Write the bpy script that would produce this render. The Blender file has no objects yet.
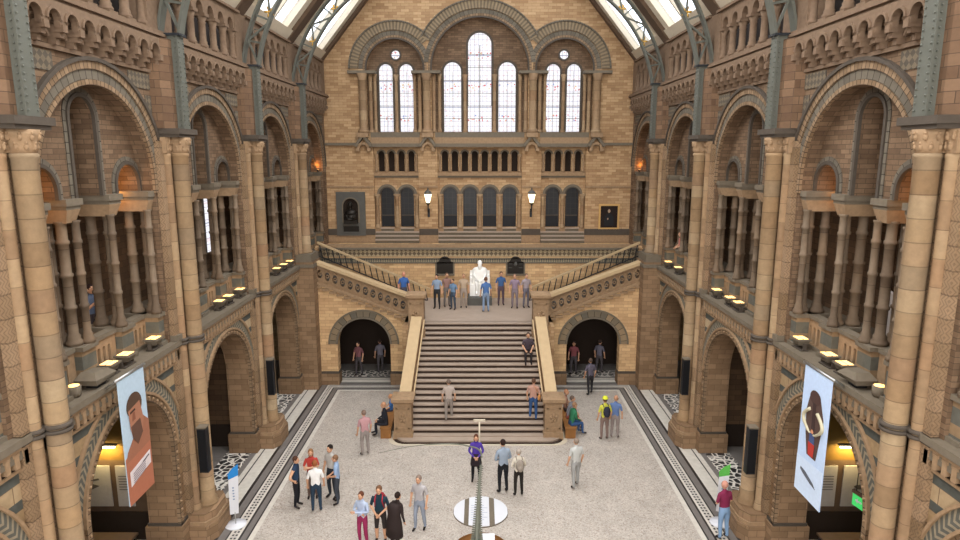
import bpy, bmesh, math, random
from math import pi, sin, cos, sqrt, radians as R
from mathutils import Vector, Matrix
random.seed(7)
S = bpy.context.scene
COL = S.collection
# ---------------------------------------------------------------- camera, world, light, exposure
cam = bpy.data.cameras.new('camera'); co = bpy.data.objects.new('camera', cam); COL.objects.link(co)
cam.sensor_width = 36; cam.lens = 24; cam.clip_end = 200; cam.clip_start = .05
co.location = (.07, 0, 10.8); co.rotation_euler = (R(90 - 10.35), 0, 0)
S.camera = co
w = bpy.data.worlds.new('sky'); S.world = w; w.use_nodes = True
bg = w.node_tree.nodes['Background']; bg.inputs[0].default_value = (.93, .96, 1, 1); bg.inputs[1].default_value = 4.0
S.view_settings.view_transform = 'Standard'; S.view_settings.look = 'None'
S.view_settings.exposure = 0.22; S.view_settings.gamma = 1; S.view_settings.use_curve_mapping = False
S.cycles.max_bounces = 7; S.cycles.diffuse_bounces = 4; S.cycles.caustics_reflective = False; S.cycles.caustics_refractive = False

def area(name, loc, rot, sx, sy, power, col=(1, 1, 1), portal=False):
    l = bpy.data.lights.new(name, 'AREA'); l.shape = 'RECTANGLE'; l.size = sx; l.size_y = sy; l.energy = power; l.color = col
    if portal: l.cycles.is_portal = True
    o = bpy.data.objects.new(name, l); COL.objects.link(o); o.location = loc; o.rotation_euler = rot; return o
# daylight through the glazed roof slopes and through the tall entrance windows behind the viewer
SKY = (1, .97, .92)
SL = math.atan2(22.5 - 15.9, 7.6)
area('roof_daylight', (0, 14.5, 20.6), (0, 0, 0), 9, 25, 4200, SKY)
area('entrance_window_daylight', (0, -5.2, 12), (R(83), 0, 0), 13, 10, 2500, SKY)

# ---------------------------------------------------------------- materials
def lin(h):
    if isinstance(h, str):
        c = [int(h[i:i + 2], 16) / 255 for i in (0, 2, 4)]
    else: c = h
    return tuple(x / 12.92 if x <= .04045 else ((x + .055) / 1.055) ** 2.4 for x in c) + (1,)

def sl(h, k=.68):      # stone colours: terracotta tones scaled darker, warmed and slightly desaturated
    c = lin(h); g = (c[0] + c[1] + c[2]) / 3; return tuple(k * f * (x * .72 + g * .28) for x, f in zip(c[:3], (1.02, .965, .89))) + (1,)
class NT:
    def __init__(s, name):
        s.m = bpy.data.materials.new(name); s.m.use_nodes = True; s.t = s.m.node_tree
        s.p = s.t.nodes['Principled BSDF']
    def n(s, typ, **kw):
        nd = s.t.nodes.new('ShaderNode' + typ)
        for k, v in kw.items():
            if hasattr(nd, k): setattr(nd, k, v)
        return nd
    def set(s, sock, v):
        if isinstance(v, bpy.types.NodeSocket): s.t.links.new(v, sock)
        else: sock.default_value = v
    def math(s, op, a, b=0, c=0):
        nd = s.n('Math', operation=op); s.set(nd.inputs[0], a); s.set(nd.inputs[1], b); s.set(nd.inputs[2], c); return nd.outputs[0]
    def mix(s, f, a, b, mode='MIX'):
        nd = s.n('Mix', data_type='RGBA', blend_type=mode); s.set(nd.inputs[0], f); s.set(nd.inputs[6], a); s.set(nd.inputs[7], b); return nd.outputs[2]
    def ramp(s, f, stops, const=False):
        nd = s.n('ValToRGB'); cr = nd.color_ramp; cr.interpolation = 'CONSTANT' if const else 'LINEAR'
        while len(cr.elements) < len(stops): cr.elements.new(.5)
        for e, (p, c) in zip(cr.elements, stops): e.position = p; e.color = c
        s.set(nd.inputs[0], f); return nd.outputs[0]
    def noise(s, vec, scale, detail=3, rough=.5):
        nd = s.n('TexNoise'); s.set(nd.inputs['Vector'], vec); nd.inputs['Scale'].default_value = scale
        nd.inputs['Detail'].default_value = detail; nd.inputs['Roughness'].default_value = rough; return nd.outputs[0]
    def coord(s, which='Object'):
        nd = s.n('TexCoord'); return nd.outputs[which]
    def sep(s, v):
        nd = s.n('SeparateXYZ'); s.set(nd.inputs[0], v); return nd.outputs
    def comb(s, x, y, z=0):
        nd = s.n('CombineXYZ'); s.set(nd.inputs[0], x); s.set(nd.inputs[1], y); s.set(nd.inputs[2], z); return nd.outputs[0]
    def wallvec(s):
        o = s.sep(s.coord()); nn = s.sep(s.coord('Normal'))
        f = s.math('GREATER_THAN', s.math('ABSOLUTE', nn[0]), .6)
        u = s.math('ADD', s.math('MULTIPLY', f, o[1]), s.math('MULTIPLY', s.math('SUBTRACT', 1, f), o[0]))
        return s.comb(u, o[2]), u, o
    def out(s, col, rough=.8, bump=None, strength=.3, dist=.02, metal=0, spec=.25):
        s.set(s.p.inputs['Base Color'], col); s.set(s.p.inputs['Roughness'], rough); s.p.inputs['Metallic'].default_value = metal
        s.p.inputs['Specular IOR Level'].default_value = spec
        if bump is not None:
            b = s.n('Bump'); b.inputs['Strength'].default_value = strength; b.inputs['Distance'].default_value = dist
            s.set(b.inputs['Height'], bump); s.t.links.new(b.outputs[0], s.p.inputs['Normal'])
        return s.m

def plain(name, c, rough=.7, metal=0, var=.12, scale=6, spec=.25):
    t = NT(name); c = lin(c) if isinstance(c, str) else c
    nz = t.noise(t.coord(), scale)
    k = t.math('ADD', 1 - var, t.math('MULTIPLY', nz, 2 * var))
    col = t.mix(1, c, t.comb(k, k, k), 'MULTIPLY')
    return t.out(col, rough, metal=metal, spec=spec, bump=nz, strength=.1)

def brick(name, c1, c2, mort, bw=.45, bh=.16, ms=.012, uv=False, blotch=.35, vary=.5):
    t = NT(name)
    v = t.coord('UV') if uv else t.wallvec()[0]
    b = t.n('TexBrick'); t.set(b.inputs['Vector'], v)
    b.inputs['Color1'].default_value = sl(c1); b.inputs['Color2'].default_value = sl(c2); b.inputs['Mortar'].default_value = sl(mort)
    b.inputs['Scale'].default_value = 1; b.inputs['Mortar Size'].default_value = ms; b.inputs['Brick Width'].default_value = bw
    b.inputs['Row Height'].default_value = bh; b.inputs['Mortar Smooth'].default_value = .3; b.inputs['Bias'].default_value = 0
    nz = t.noise(t.coord(), 1.3, 4, .6); n2 = t.noise(v, 9, 3, .6)
    k = t.math('ADD', 1 - blotch * .8, t.math('ADD', t.math('MULTIPLY', nz, blotch), t.math('MULTIPLY', n2, blotch * .8)))
    col = t.mix(1, b.outputs[0], t.comb(k, k, k), 'MULTIPLY')
    return t.out(col, .85, bump=b.outputs[1], strength=-.4, dist=.02)

def banded(name, cols, bh=.36, joint='4a3624', jw=.03, diaper=False):
    t = NT(name); o = t.sep(t.coord())
    z = t.math('DIVIDE', o[2], bh); fl = t.math('FLOOR', z); fr = t.math('SUBTRACT', z, fl)
    info = t.n('ObjectInfo').outputs['Random']
    wn = t.n('TexWhiteNoise', noise_dimensions='2D'); t.set(wn.inputs[0], t.comb(fl, t.math('MULTIPLY', info, 37)))
    n = len(cols)
    col = t.ramp(wn.outputs[0], [(i / max(1, n - 1) * .98, sl(c)) for i, c in enumerate(cols)])
    nz = t.noise(t.coord(), 7, 4, .6); k = t.math('ADD', .72, t.math('MULTIPLY', nz, .56))
    col = t.mix(1, col, t.comb(k, k, k), 'MULTIPLY')
    if diaper:
        u = t.math('ADD', o[0], o[1]); a = t.math('PINGPONG', t.math('ADD', u, t.math('PINGPONG', o[2], .08)), .04)
        f = t.math('MULTIPLY', t.math('GREATER_THAN', a, .026), .4); col = t.mix(f, col, sl('5a4632'))
    j = t.math('LESS_THAN', fr, jw / bh)
    col = t.mix(t.math('MULTIPLY', j, .45), col, sl(joint))
    return t.out(col, .75, bump=nz, strength=.2)

M = {}
M['brick'] = brick('tan_terracotta_blocks', 'b08a60', '92704a', '7a5e40', .46, .2, .008)
M['brick_soot'] = brick('sooty_pier_blocks', '8c6a4a', '6e4f34', '57412c', .46, .2, .008, blotch=.5)  # pier blocks darkened: their dimmer light is put into the colour
M['brick_gold'] = brick('golden_terracotta_blocks', 'ffd08a', 'dcab6c', 'bd925c', .42, .15, .007)  # lighter buff blocks: brighter light on the lower walls put into the colour
M['brick_back'] = brick('buff_terracotta_blocks', 'e0b67c', 'b98c56', 'a47c4e', .42, .14, .007)
M['brick_fine'] = brick('upper_brickwork', '917252', '71553a', '5c4732', .36, .11, .007, blotch=.6)  # darker blocks: weaker light on the upper walls is painted in
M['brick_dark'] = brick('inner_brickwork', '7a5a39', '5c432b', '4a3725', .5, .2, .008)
M['shaft'] = banded('banded_column_stone', ['ad8d62', 'bf9e6e', '9c7a50', 'b8925f', 'a48c6a', 'ab7f52', 'c0a57a', 'a68458'], .42, jw=.02)
M['shaft_thin'] = banded('slim_shaft_stone', ['b08d62', 'c2a274', 'a07c54', 'ba9668', 'b0875a'], .5, jw=.015)
M['shaft_grey'] = banded('gallery_shaft_stone', ['7f6c56', '8f7960', '735f4a', '957a5c'], .8, jw=.02)
M['pilaster'] = banded('diapered_pilaster_stone', ['a5835a', 'b5926a', '98784f'], .42, diaper=True)
M['soot'] = plain('sooty_carved_stone', sl('a08062', .5), .8, var=.35, scale=9)  # darker carved stone: shade high on the side walls put into the colour
M['trim'] = plain('carved_buff_stone', sl('ad8b62', .75), .8, var=.3, scale=9)
M['trim_light'] = plain('pale_coping_stone', 'b59c78', .7, var=.12, scale=5)
M['trim_grey'] = plain('grey_terracotta', sl('857966', .66), .8, var=.2, scale=8)
M['trim_dark'] = plain('dark_grey_moulding', sl('5d5349'), .8, var=.2, scale=8)
M['blue'] = plain('blue_grey_terracotta', sl('6a7573'), .8, var=.2, scale=8)
M['iron'] = plain('painted_grey_green_iron', '585951', .6, var=.08, scale=5, spec=.3)
M['iron_dark'] = plain('dark_iron_edge', '23262a', .5)
M['gold'] = plain('gilding', 'd0a44e', .35, metal=.7, var=.2)
M['black'] = plain('black_plastic', '17171a', .5)
M['wood'] = plain('oak_wood', '8a5f35', .5, var=.25)
M['wood_dark'] = plain('brown_roof_timber', '5c4a3b', .7, var=.2)
M['cream'] = plain('cream_painted_timber', 'c9bda8', .6, var=.08)
M['white'] = plain('white_panel', 'd0d1d6', .6, var=.03)
M['marble'] = plain('white_marble', 'efece6', .4, var=.06, scale=3)
M['bronze'] = plain('dark_bronze', '2c2824', .4, metal=.6)
M['slate'] = plain('grey_slate', '55534e', .7, var=.15)
M['dark'] = plain('dark_interior', '2a2019', .9)  # near-black brown; on recess and passage backs it stands in for shade
M['brown_panel'] = plain('brown_boarding', '6b5223', .7, var=.2)
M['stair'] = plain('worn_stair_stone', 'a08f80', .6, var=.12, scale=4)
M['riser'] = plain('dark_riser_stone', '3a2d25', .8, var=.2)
M['metal'] = plain('brushed_steel', 'a9a9a6', .35, metal=.8)
M['bone'] = plain('cast_bone', '6c6d60', .6, var=.3, scale=14)
M['green'] = plain('green_vinyl', '57a84a', .6); M['blue_vinyl'] = plain('blue_vinyl', '2a7fc4', .6)

def emit(name, c, s):
    t = NT(name); t.p.inputs['Emission Color'].default_value = lin(c); t.p.inputs['Emission Strength'].default_value = s
    t.p.inputs['Base Color'].default_value = lin(c); return t.m
M['lamp'] = emit('warm_lamp_glass', 'ffc878', 2.2); M['tube'] = emit('fluorescent_tube', 'ffe9b4', 9); M['lantern'] = emit('lantern_glass', 'fff0c8', 2.5)
M['exit'] = emit('lit_green_sign', '35b85a', .7)

def glass(name, c, alpha):
    t = NT(name); tr = t.n('BsdfTransparent'); gl = t.n('BsdfGlossy'); gl.inputs['Roughness'].default_value = .1
    tr.inputs[0].default_value = c; mx = t.n('MixShader'); mx.inputs[0].default_value = alpha
    t.t.links.new(tr.outputs[0], mx.inputs[1]); t.t.links.new(gl.outputs[0], mx.inputs[2])
    t.t.links.new(mx.outputs[0], t.t.nodes['Material Output'].inputs[0]); return t.m
M['roof_glass'] = glass('roof_glazing', (.85, .87, .9, 1), .06)
def dark_glass():
    t = NT('dark_window_glass'); v = t.sep(t.coord())
    b = t.n('TexBrick'); t.set(b.inputs[0], t.comb(v[0], v[2])); b.offset = 0
    b.inputs['Scale'].default_value = 1; b.inputs['Brick Width'].default_value = .24; b.inputs['Row Height'].default_value = .3; b.inputs['Mortar Size'].default_value = .008
    b.inputs['Color1'].default_value = lin('121112'); b.inputs['Color2'].default_value = lin('1a1a1e'); b.inputs['Mortar'].default_value = lin('35302b')
    return t.out(b.outputs[0], .35, spec=.3)
M['dark_glass'] = dark_glass()
def stained():
    t = NT('stained_glass'); o = t.sep(t.coord()); x, z = o[0], o[2]
    v = t.comb(x, z)
    b = t.n('TexBrick'); t.set(b.inputs[0], v); b.offset = 0
    b.inputs['Scale'].default_value = 1; b.inputs['Brick Width'].default_value = .22; b.inputs['Row Height'].default_value = .26; b.inputs['Mortar Size'].default_value = .013
    b.inputs['Color1'].default_value = lin('fbf8fa'); b.inputs['Color2'].default_value = lin('efeff6'); b.inputs['Mortar'].default_value = lin('b4aebd')
    vo = t.n('TexVoronoi'); t.set(vo.inputs[0], v); vo.inputs['Scale'].default_value = 7
    band = t.math('PINGPONG', t.math('ADD', z, .15), .8)
    f = t.math('MULTIPLY', t.math('LESS_THAN', vo.outputs[0], .33), t.math('ADD', .25, t.math('MULTIPLY', t.math('LESS_THAN', band, .17), .75)))
    wn = t.sep(vo.outputs[1])
    c = t.ramp(wn[0], [(0, lin('c4383a')), (.5, lin('d98f7c')), (.7, lin('6f86c0')), (.85, lin('d8b070'))], True)
    col = t.mix(t.math('MULTIPLY', f, .85), b.outputs[0], c)
    bar = t.math('LESS_THAN', t.math('PINGPONG', z, .66), .02)
    col = t.mix(bar, col, lin('8d93ac'))
    t.set(t.p.inputs['Emission Color'], col); t.p.inputs['Emission Strength'].default_value = 1.0
    t.set(t.p.inputs['Base Color'], lin('303030')); return t.m
M['stained'] = stained()

def striped():
    t = NT('striped_spandrel_stone'); v, u, o = t.wallvec()
    b = t.n('TexBrick'); t.set(b.inputs[0], v); b.inputs['Scale'].default_value = 1; b.inputs['Brick Width'].default_value = .8; b.inputs['Row Height'].default_value = .5
    b.inputs['Mortar Size'].default_value = .01
    b.inputs['Color1'].default_value = sl('d2b88c'); b.inputs['Color2'].default_value = sl('b99762'); b.inputs['Mortar'].default_value = sl('856b4a')
    fr = t.math('FRACT', t.math('DIVIDE', o[2], .5))
    nz = t.noise(t.coord(), 8); k = t.math('ADD', .7, t.math('MULTIPLY', nz, .6))
    col = t.mix(t.math('LESS_THAN', fr, .36), b.outputs[0], sl('5c625e'))
    b2 = t.n('TexBrick'); t.set(b2.inputs[0], v); b2.inputs['Scale'].default_value = 1; b2.inputs['Brick Width'].default_value = .5; b2.inputs['Row Height'].default_value = .3
    b2.inputs['Mortar Size'].default_value = .01
    b2.inputs['Color1'].default_value = sl('b08a58'); b2.inputs['Color2'].default_value = sl('97724a'); b2.inputs['Mortar'].default_value = sl('6f553a')
    col = t.mix(t.math('GREATER_THAN', o[2], 3.1), b2.outputs[0], col)
    return t.out(t.mix(1, col, t.comb(k, k, k), 'MULTIPLY'), .85)
M['striped'] = striped()
def pedestal_mat():
    t = NT('banded_pedestal_stone'); o = t.sep(t.coord())
    fr = t.math('FRACT', t.math('DIVIDE', t.math('SUBTRACT', o[2], 5.85), .5))
    nz = t.noise(t.coord(), 8); k = t.math('ADD', .7, t.math('MULTIPLY', nz, .6))
    col = t.mix(t.math('GREATER_THAN', t.math('ABSOLUTE', t.math('SUBTRACT', fr, .5)), .2), sl('a8875c'), sl('6e6f66'))
    return t.out(t.mix(1, col, t.comb(k, k, k), 'MULTIPLY'), .85)
M['pedestal'] = pedestal_mat()
def diaper(name, a, b, s=.16, uv=True, kind='leaf'):
    t = NT(name)
    if uv: v = t.sep(t.coord('UV')); x, y = v[0], v[1]
    else: vv, u, o = t.wallvec(); x, y = u, o[2]
    px = t.math('PINGPONG', x, s / 2); py = t.math('PINGPONG', y, s / 2)
    if kind == 'leaf': f = t.math('GREATER_THAN', t.math('PINGPONG', t.math('ADD', x, t.math('MULTIPLY', t.math('PINGPONG', y, s), 1.0)), s / 2), s * .28)
    elif kind == 'tick': f = t.math('GREATER_THAN', px, s * .27)
    else: f = t.math('GREATER_THAN', t.math('ADD', px, py), s * .5)
    nz = t.noise(t.coord(), 10); k = t.math('ADD', .75, t.math('MULTIPLY', nz, .5))
    col = t.mix(f, sl(a), sl(b))
    return t.out(t.mix(1, col, t.comb(k, k, k), 'MULTIPLY'), .85)
M['leaf'] = diaper('leaf_diaper_voussoirs', '6a6c64', 'aa9c80', .16)
M['tick'] = diaper('ribbed_voussoirs', '7d6d54', 'a38d6a', .17, kind='tick')
M['frieze'] = diaper('zigzag_frieze', '7c6a50', 'cfb88c', .22, uv=False, kind='dia')
M['frieze_dark'] = diaper('diaper_frieze', '645b4f', '84755d', .16, uv=False, kind='dia')
M['frieze_small'] = diaper('small_check_frieze', '5c6462', 'b5a37e', .12, uv=False, kind='dia')
M['vous'] = brick('voussoir_bricks', 'a98963', '8c6e4a', '54412e', .14, .5, .012, uv=True)
M['vous_grey'] = brick('grey_voussoirs', '807767', '6a6255', '453d33', .22, .5, .012, uv=True)
M['vous_alt'] = brick('two_tone_voussoirs', 'b29468', '5d6460', '4a3f30', .3, .5, .014, uv=True, blotch=.2)

def floor_mat():
    t = NT('terrazzo_and_mosaic_floor'); o = t.sep(t.coord()); ax = t.math('ABSOLUTE', o[0])
    d = t.math('MAXIMUM', t.math('SUBTRACT', ax, 6.5), t.math('SUBTRACT', o[1], 28.2))
    vo = t.n('TexVoronoi'); t.set(vo.inputs[0], t.coord()); vo.inputs['Scale'].default_value = 30
    spk = t.sep(vo.outputs[1])[0]
    ter = t.ramp(spk, [(0, lin('887f77')), (.12, lin('a69e95')), (.6, lin('b1a9a0')), (.9, lin('c1bab1')), (1, lin('907f76'))])
    nz = t.noise(t.coord(), 1.4, 6, .7); k = t.math('ADD', .68, t.math('MULTIPLY', nz, .6))
    ter = t.mix(1, ter, t.comb(k, t.math('MULTIPLY', k, .985), t.math('MULTIPLY', k, .97)), 'MULTIPLY')
    cr, dk, gy, mo = lin('c4beb3'), lin('2b2726'), lin('6f6a66'), lin('8d8782')
    st = [(-.12, cr), (.02, dk), (.07, gy), (.25, dk), (.30, cr), (.37, lin('b9b3aa')), (.57, cr), (.62, dk), (.67, gy), (.88, dk), (.98, cr), (1.38, dk), (1.43, cr), (1.6, gy), (1.8, lin('8a8580')), (2.7, gy)]
    f = t.math('DIVIDE', t.math('ADD', d, .5), 4)
    bands = t.ramp(f, [((p + .5) / 4, c) for p, c in st], True)
    a = t.math('PINGPONG', o[1], .08); dotx = t.math('ABSOLUTE', t.math('SUBTRACT', t.math('PINGPONG', t.math('SUBTRACT', d, .37), .1), .05))
    indot = t.math('MULTIPLY', t.math('GREATER_THAN', d, .37), t.math('LESS_THAN', d, .57))
    c1 = t.math('MULTIPLY', indot, t.math('MULTIPLY', t.math('GREATER_THAN', a, .04), t.math('LESS_THAN', dotx, .03)))
    bands = t.mix(c1, bands, dk)
    inm = t.math('MULTIPLY', t.math('GREATER_THAN', d, 1.8), t.math('LESS_THAN', d, 2.7))
    v2 = t.n('TexVoronoi', feature='DISTANCE_TO_EDGE'); t.set(v2.inputs[0], t.coord()); v2.inputs['Scale'].default_value = 4.2
    m2 = t.math('GREATER_THAN', v2.outputs[0], .09)
    bands = t.mix(t.math('MULTIPLY', inm, m2), bands, lin('2c2a2a')); bands = t.mix(t.math('MULTIPLY', inm, t.math('SUBTRACT', 1, m2)), bands, lin('d8d2c8'))
    nb = t.noise(t.coord(), 5); kb = t.math('ADD', .8, t.math('MULTIPLY', nb, .4)); bands = t.mix(1, bands, t.comb(kb, kb, kb), 'MULTIPLY')
    col = t.mix(t.math('GREATER_THAN', d, -.12), ter, bands)
    return t.out(col, .38, spec=.4)
M['floor'] = floor_mat()

# ---------------------------------------------------------------- mesh builder
class MB:
    def __init__(s): s.v = []; s.f = []; s.mi = []; s.uv = []; s.sm = []
    def add(s, vs, fs, mi=0, uvs=None, smooth=False):
        b = len(s.v); s.v += [tuple(p) for p in vs]
        for i, f in enumerate(fs):
            s.f.append(tuple(b + k for k in f)); s.mi.append(mi); s.sm.append(smooth)
            s.uv.append(uvs[i] if uvs else None)
        return s
    def box(s, x0, x1, y0, y1, z0, z1, mi=0):
        x0, x1 = sorted((x0, x1)); y0, y1 = sorted((y0, y1)); z0, z1 = sorted((z0, z1))
        vs = [(x, y, z) for z in (z0, z1) for y in (y0, y1) for x in (x0, x1)]
        return s.add(vs, [(0, 2, 3, 1), (4, 5, 7, 6), (0, 1, 5, 4), (2, 6, 7, 3), (0, 4, 6, 2), (1, 3, 7, 5)], mi)
    def frustum(s, cx, cy, z0, z1, a0, b0, a1, b1, mi=0):
        vs = [(cx + sx * a, cy + sy * b, z) for z, a, b in ((z0, a0, b0), (z1, a1, b1)) for sx, sy in ((-1, -1), (1, -1), (1, 1), (-1, 1))]
        return s.add(vs, [(3, 2, 1, 0), (4, 5, 6, 7)] + [(i, (i + 1) % 4, 4 + (i + 1) % 4, 4 + i) for i in range(4)], mi)
    def lathe(s, prof, cx=0, cy=0, n=14, mi=0, smooth=True, squash=1):
        vs = []; fs = []
        for r, z in prof:
            for k in range(n): a = 2 * pi * k / n; vs.append((cx + r * cos(a), cy + r * squash * sin(a), z))
        m = len(prof)
        for j in range(m - 1):
            for k in range(n): fs.append((j * n + k, j * n + (k + 1) % n, (j + 1) * n + (k + 1) % n, (j + 1) * n + k))
        fs.append(tuple(range(n - 1, -1, -1))); fs.append(tuple((m - 1) * n + k for k in range(n)))
        return s.add(vs, fs, mi, smooth=smooth)
    def tube(s, pts, rad, n=8, mi=0, smooth=True, flat=1.0):
        pts = [Vector(p) for p in pts]; vs = []; fs = []
        if not isinstance(rad, (list, tuple)): rad = [rad] * len(pts)
        ref = None
        for i, p in enumerate(pts):
            d = (pts[min(i + 1, len(pts) - 1)] - pts[max(i - 1, 0)]).normalized()
            if ref is None: ref = Vector((0, 0, 1)) if abs(d.z) < .9 else Vector((1, 0, 0))
            a = d.cross(ref)
            if a.length < 1e-4: a = d.cross(Vector((0, 1, 0)))
            a.normalize(); b = a.cross(d).normalized(); ref = b
            for k in range(n): t = 2 * pi * (k + .5) / n; vs.append(p + a * cos(t) * rad[i] + b * sin(t) * rad[i] * flat)
        for j in range(len(pts) - 1):
            for k in range(n): fs.append((j * n + k, j * n + (k + 1) % n, (j + 1) * n + (k + 1) % n, (j + 1) * n + k))
        fs.append(tuple(range(n - 1, -1, -1))); fs.append(tuple((len(pts) - 1) * n + k for k in range(n)))
        return s.add(vs, fs, mi, smooth=smooth)
    def ball(s, c, rx, ry=None, rz=None, n=10, mi=0, rot=None):
        ry = ry or rx; rz = rz or rx; vs = []; fs = []; m = n // 2 + 1
        for j in range(1, m):
            t = pi * j / m
            for k in range(n):
                a = 2 * pi * k / n; q = Vector((rx * sin(t) * cos(a), ry * sin(t) * sin(a), rz * cos(t)))
                if rot: q = rot @ q
                vs.append(Vector(c) + q)
        for zz in (rz, -rz):
            q = Vector((0, 0, zz)); q = rot @ q if rot else q; vs.append(Vector(c) + q)
        T = len(vs) - 2; B = T + 1
        for j in range(m - 2):
            for k in range(n): fs.append((j * n + k, (j + 1) * n + k, (j + 1) * n + (k + 1) % n, j * n + (k + 1) % n))
        for k in range(n): fs.append((T, k, (k + 1) % n)); fs.append((B, (m - 2) * n + (k + 1) % n, (m - 2) * n + k))
        return s.add(vs, fs, mi, smooth=True)
    def poly(s, pts, off, mi=0):
        """extrude a planar polygon by the vector off"""
        n = len(pts); pts = [Vector(p) for p in pts]; off = Vector(off)
        vs = pts + [p + off for p in pts]
        return s.add(vs, [tuple(range(n - 1, -1, -1)), tuple(range(n, 2 * n))] + [(i, (i + 1) % n, n + (i + 1) % n, n + i) for i in range(n)], mi)
    def obj(s, name, mat, parent=None, kind=None, loc=None):
        me = bpy.data.meshes.new(name); me.from_pydata(s.v, [], s.f)
        mats = mat if isinstance(mat, (list, tuple)) else [mat]
        for m in mats: me.materials.append(M[m] if isinstance(m, str) else m)
        me.polygons.foreach_set('material_index', s.mi); me.polygons.foreach_set('use_smooth', s.sm)
        if any(u is not None for u in s.uv):
            L = me.uv_layers.new(name='UVMap')
            for p, u in zip(me.polygons, s.uv):
                if u is not None:
                    for li, q in zip(p.loop_indices, u): L.data[li].uv = q
        bm = bmesh.new(); bm.from_mesh(me); bmesh.ops.recalc_face_normals(bm, faces=bm.faces); bm.to_mesh(me); bm.free()
        o = bpy.data.objects.new(name, me); COL.objects.link(o)
        if parent: o.parent = parent
        if kind: o['kind'] = kind
        if loc: o.location = loc
        return o

def tag(o, label, cat, group=None, kind=None):
    o['label'] = label; o['category'] = cat
    if group: o['group'] = group
    if kind: o['kind'] = kind
    return o
def thing(name, label, cat, loc=(0, 0, 0), rz=0, group=None):
    o = bpy.data.objects.new(name, None); COL.objects.link(o); o.empty_display_size = .2
    o.location = loc; o.rotation_euler = (0, 0, rz); return tag(o, label, cat, group)
def dup(root, loc, rz=0, label=None, group=None, scale=None):
    r = root.copy(); COL.objects.link(r); r.location = loc; r.rotation_euler = (0, 0, rz)
    if label: r['label'] = label
    if group: r['group'] = group
    if scale: r.scale = scale
    for ch in list(root.children):
        c = ch.copy(); COL.objects.link(c); c.parent = r
        for g in list(ch.children): d = g.copy(); COL.objects.link(d); d.parent = c
    return r
def struct(mb, name, mat, parent=None): return mb.obj(name, mat, parent, None if parent else 'structure')

# hole kinds: ('arch', uc, r, zb, zs) ('rect', u0, u1, z0, z1) ('circ', uc, r, zc)
def hole_span(h):
    if h[0] == 'arch': return h[1] - h[2], h[1] + h[2]
    if h[0] == 'rect': return h[1], h[2]
    return h[1] - h[2], h[1] + h[2]
def hole_z(h, u):
    if h[0] == 'arch': return h[3], h[4] + sqrt(max(0, h[2] ** 2 - (u - h[1]) ** 2))
    if h[0] == 'rect': return h[3], h[4]
    q = sqrt(max(0, h[2] ** 2 - (u - h[1]) ** 2)) * (h[4] if len(h) > 4 else 1); return h[3] - q, h[3] + q
def wall(mb, mp, u0, u1, z0, z1, th, holes=(), mi=0, mr=None, n=16):
    """wall with openings; mp(u,d,z) maps wall coordinates to the room; z0/z1 may be functions of u"""
    mr = mi if mr is None else mr
    f0 = z0 if callable(z0) else (lambda u: z0); f1 = z1 if callable(z1) else (lambda u: z1)
    us = {u0, u1}
    if callable(z1): us |= {u for u in getattr(z1, 'breaks', ()) if u0 < u < u1}
    for h in holes:
        a, b = hole_span(h)
        if h[0] == 'rect': us |= {a, b}
        else: us |= {h[1] - h[2] * cos(pi * k / n) for k in range(n + 1)}
    us = sorted(us); uu = [us[0]]
    for u in us[1:]:
        if u - uu[-1] > 1e-4: uu.append(u)
    us = [u for u in uu if u0 - 1e-6 <= u <= u1 + 1e-6]
    def quad(p, q, r_, t, d, flip=False, m=mi):
        mb.add([mp(p[0], d, p[1]), mp(q[0], d, q[1]), mp(r_[0], d, r_[1]), mp(t[0], d, t[1])], [(0, 1, 2, 3)], m)
    for a, b in zip(us, us[1:]):
        mid = (a + b) / 2
        cov = [h for h in holes if hole_span(h)[0] < mid < hole_span(h)[1]]
        cov.sort(key=lambda h: hole_z(h, mid)[0])
        lo = (f0(a), f0(b))
        for h in cov:
            ha, hb = hole_z(h, a), hole_z(h, b)
            if max(ha[0] - lo[0], hb[0] - lo[1]) > 1e-4:
                for d in (0, th): quad((a, lo[0]), (b, lo[1]), (b, hb[0]), (a, ha[0]), d)
            # reveals
            if ha[0] > f0(a) + 1e-4: mb.add([mp(a, 0, ha[0]), mp(b, 0, hb[0]), mp(b, th, hb[0]), mp(a, th, ha[0])], [(0, 1, 2, 3)], mr)
            mb.add([mp(a, 0, ha[1]), mp(b, 0, hb[1]), mp(b, th, hb[1]), mp(a, th, ha[1])], [(0, 1, 2, 3)], mr)
            lo = (ha[1], hb[1])
        for d in (0, th): quad((a, lo[0]), (b, lo[1]), (b, f1(b)), (a, f1(a)), d)
        mb.add([mp(a, 0, f1(a)), mp(b, 0, f1(b)), mp(b, th, f1(b)), mp(a, th, f1(a))], [(0, 1, 2, 3)], mi)
    for h in holes:
        if h[0] == 'circ': continue
        for u in hole_span(h):
            za, zb = h[3], h[4]
            if u > u0 + 1e-4 and u < u1 - 1e-4: mb.add([mp(u, 0, za), mp(u, th, za), mp(u, th, zb), mp(u, 0, zb)], [(0, 1, 2, 3)], mr)
    for u in (u0, u1): mb.add([mp(u, 0, f0(u)), mp(u, th, f0(u)), mp(u, th, f1(u)), mp(u, 0, f1(u))], [(0, 1, 2, 3)], mi)
    return mb
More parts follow.
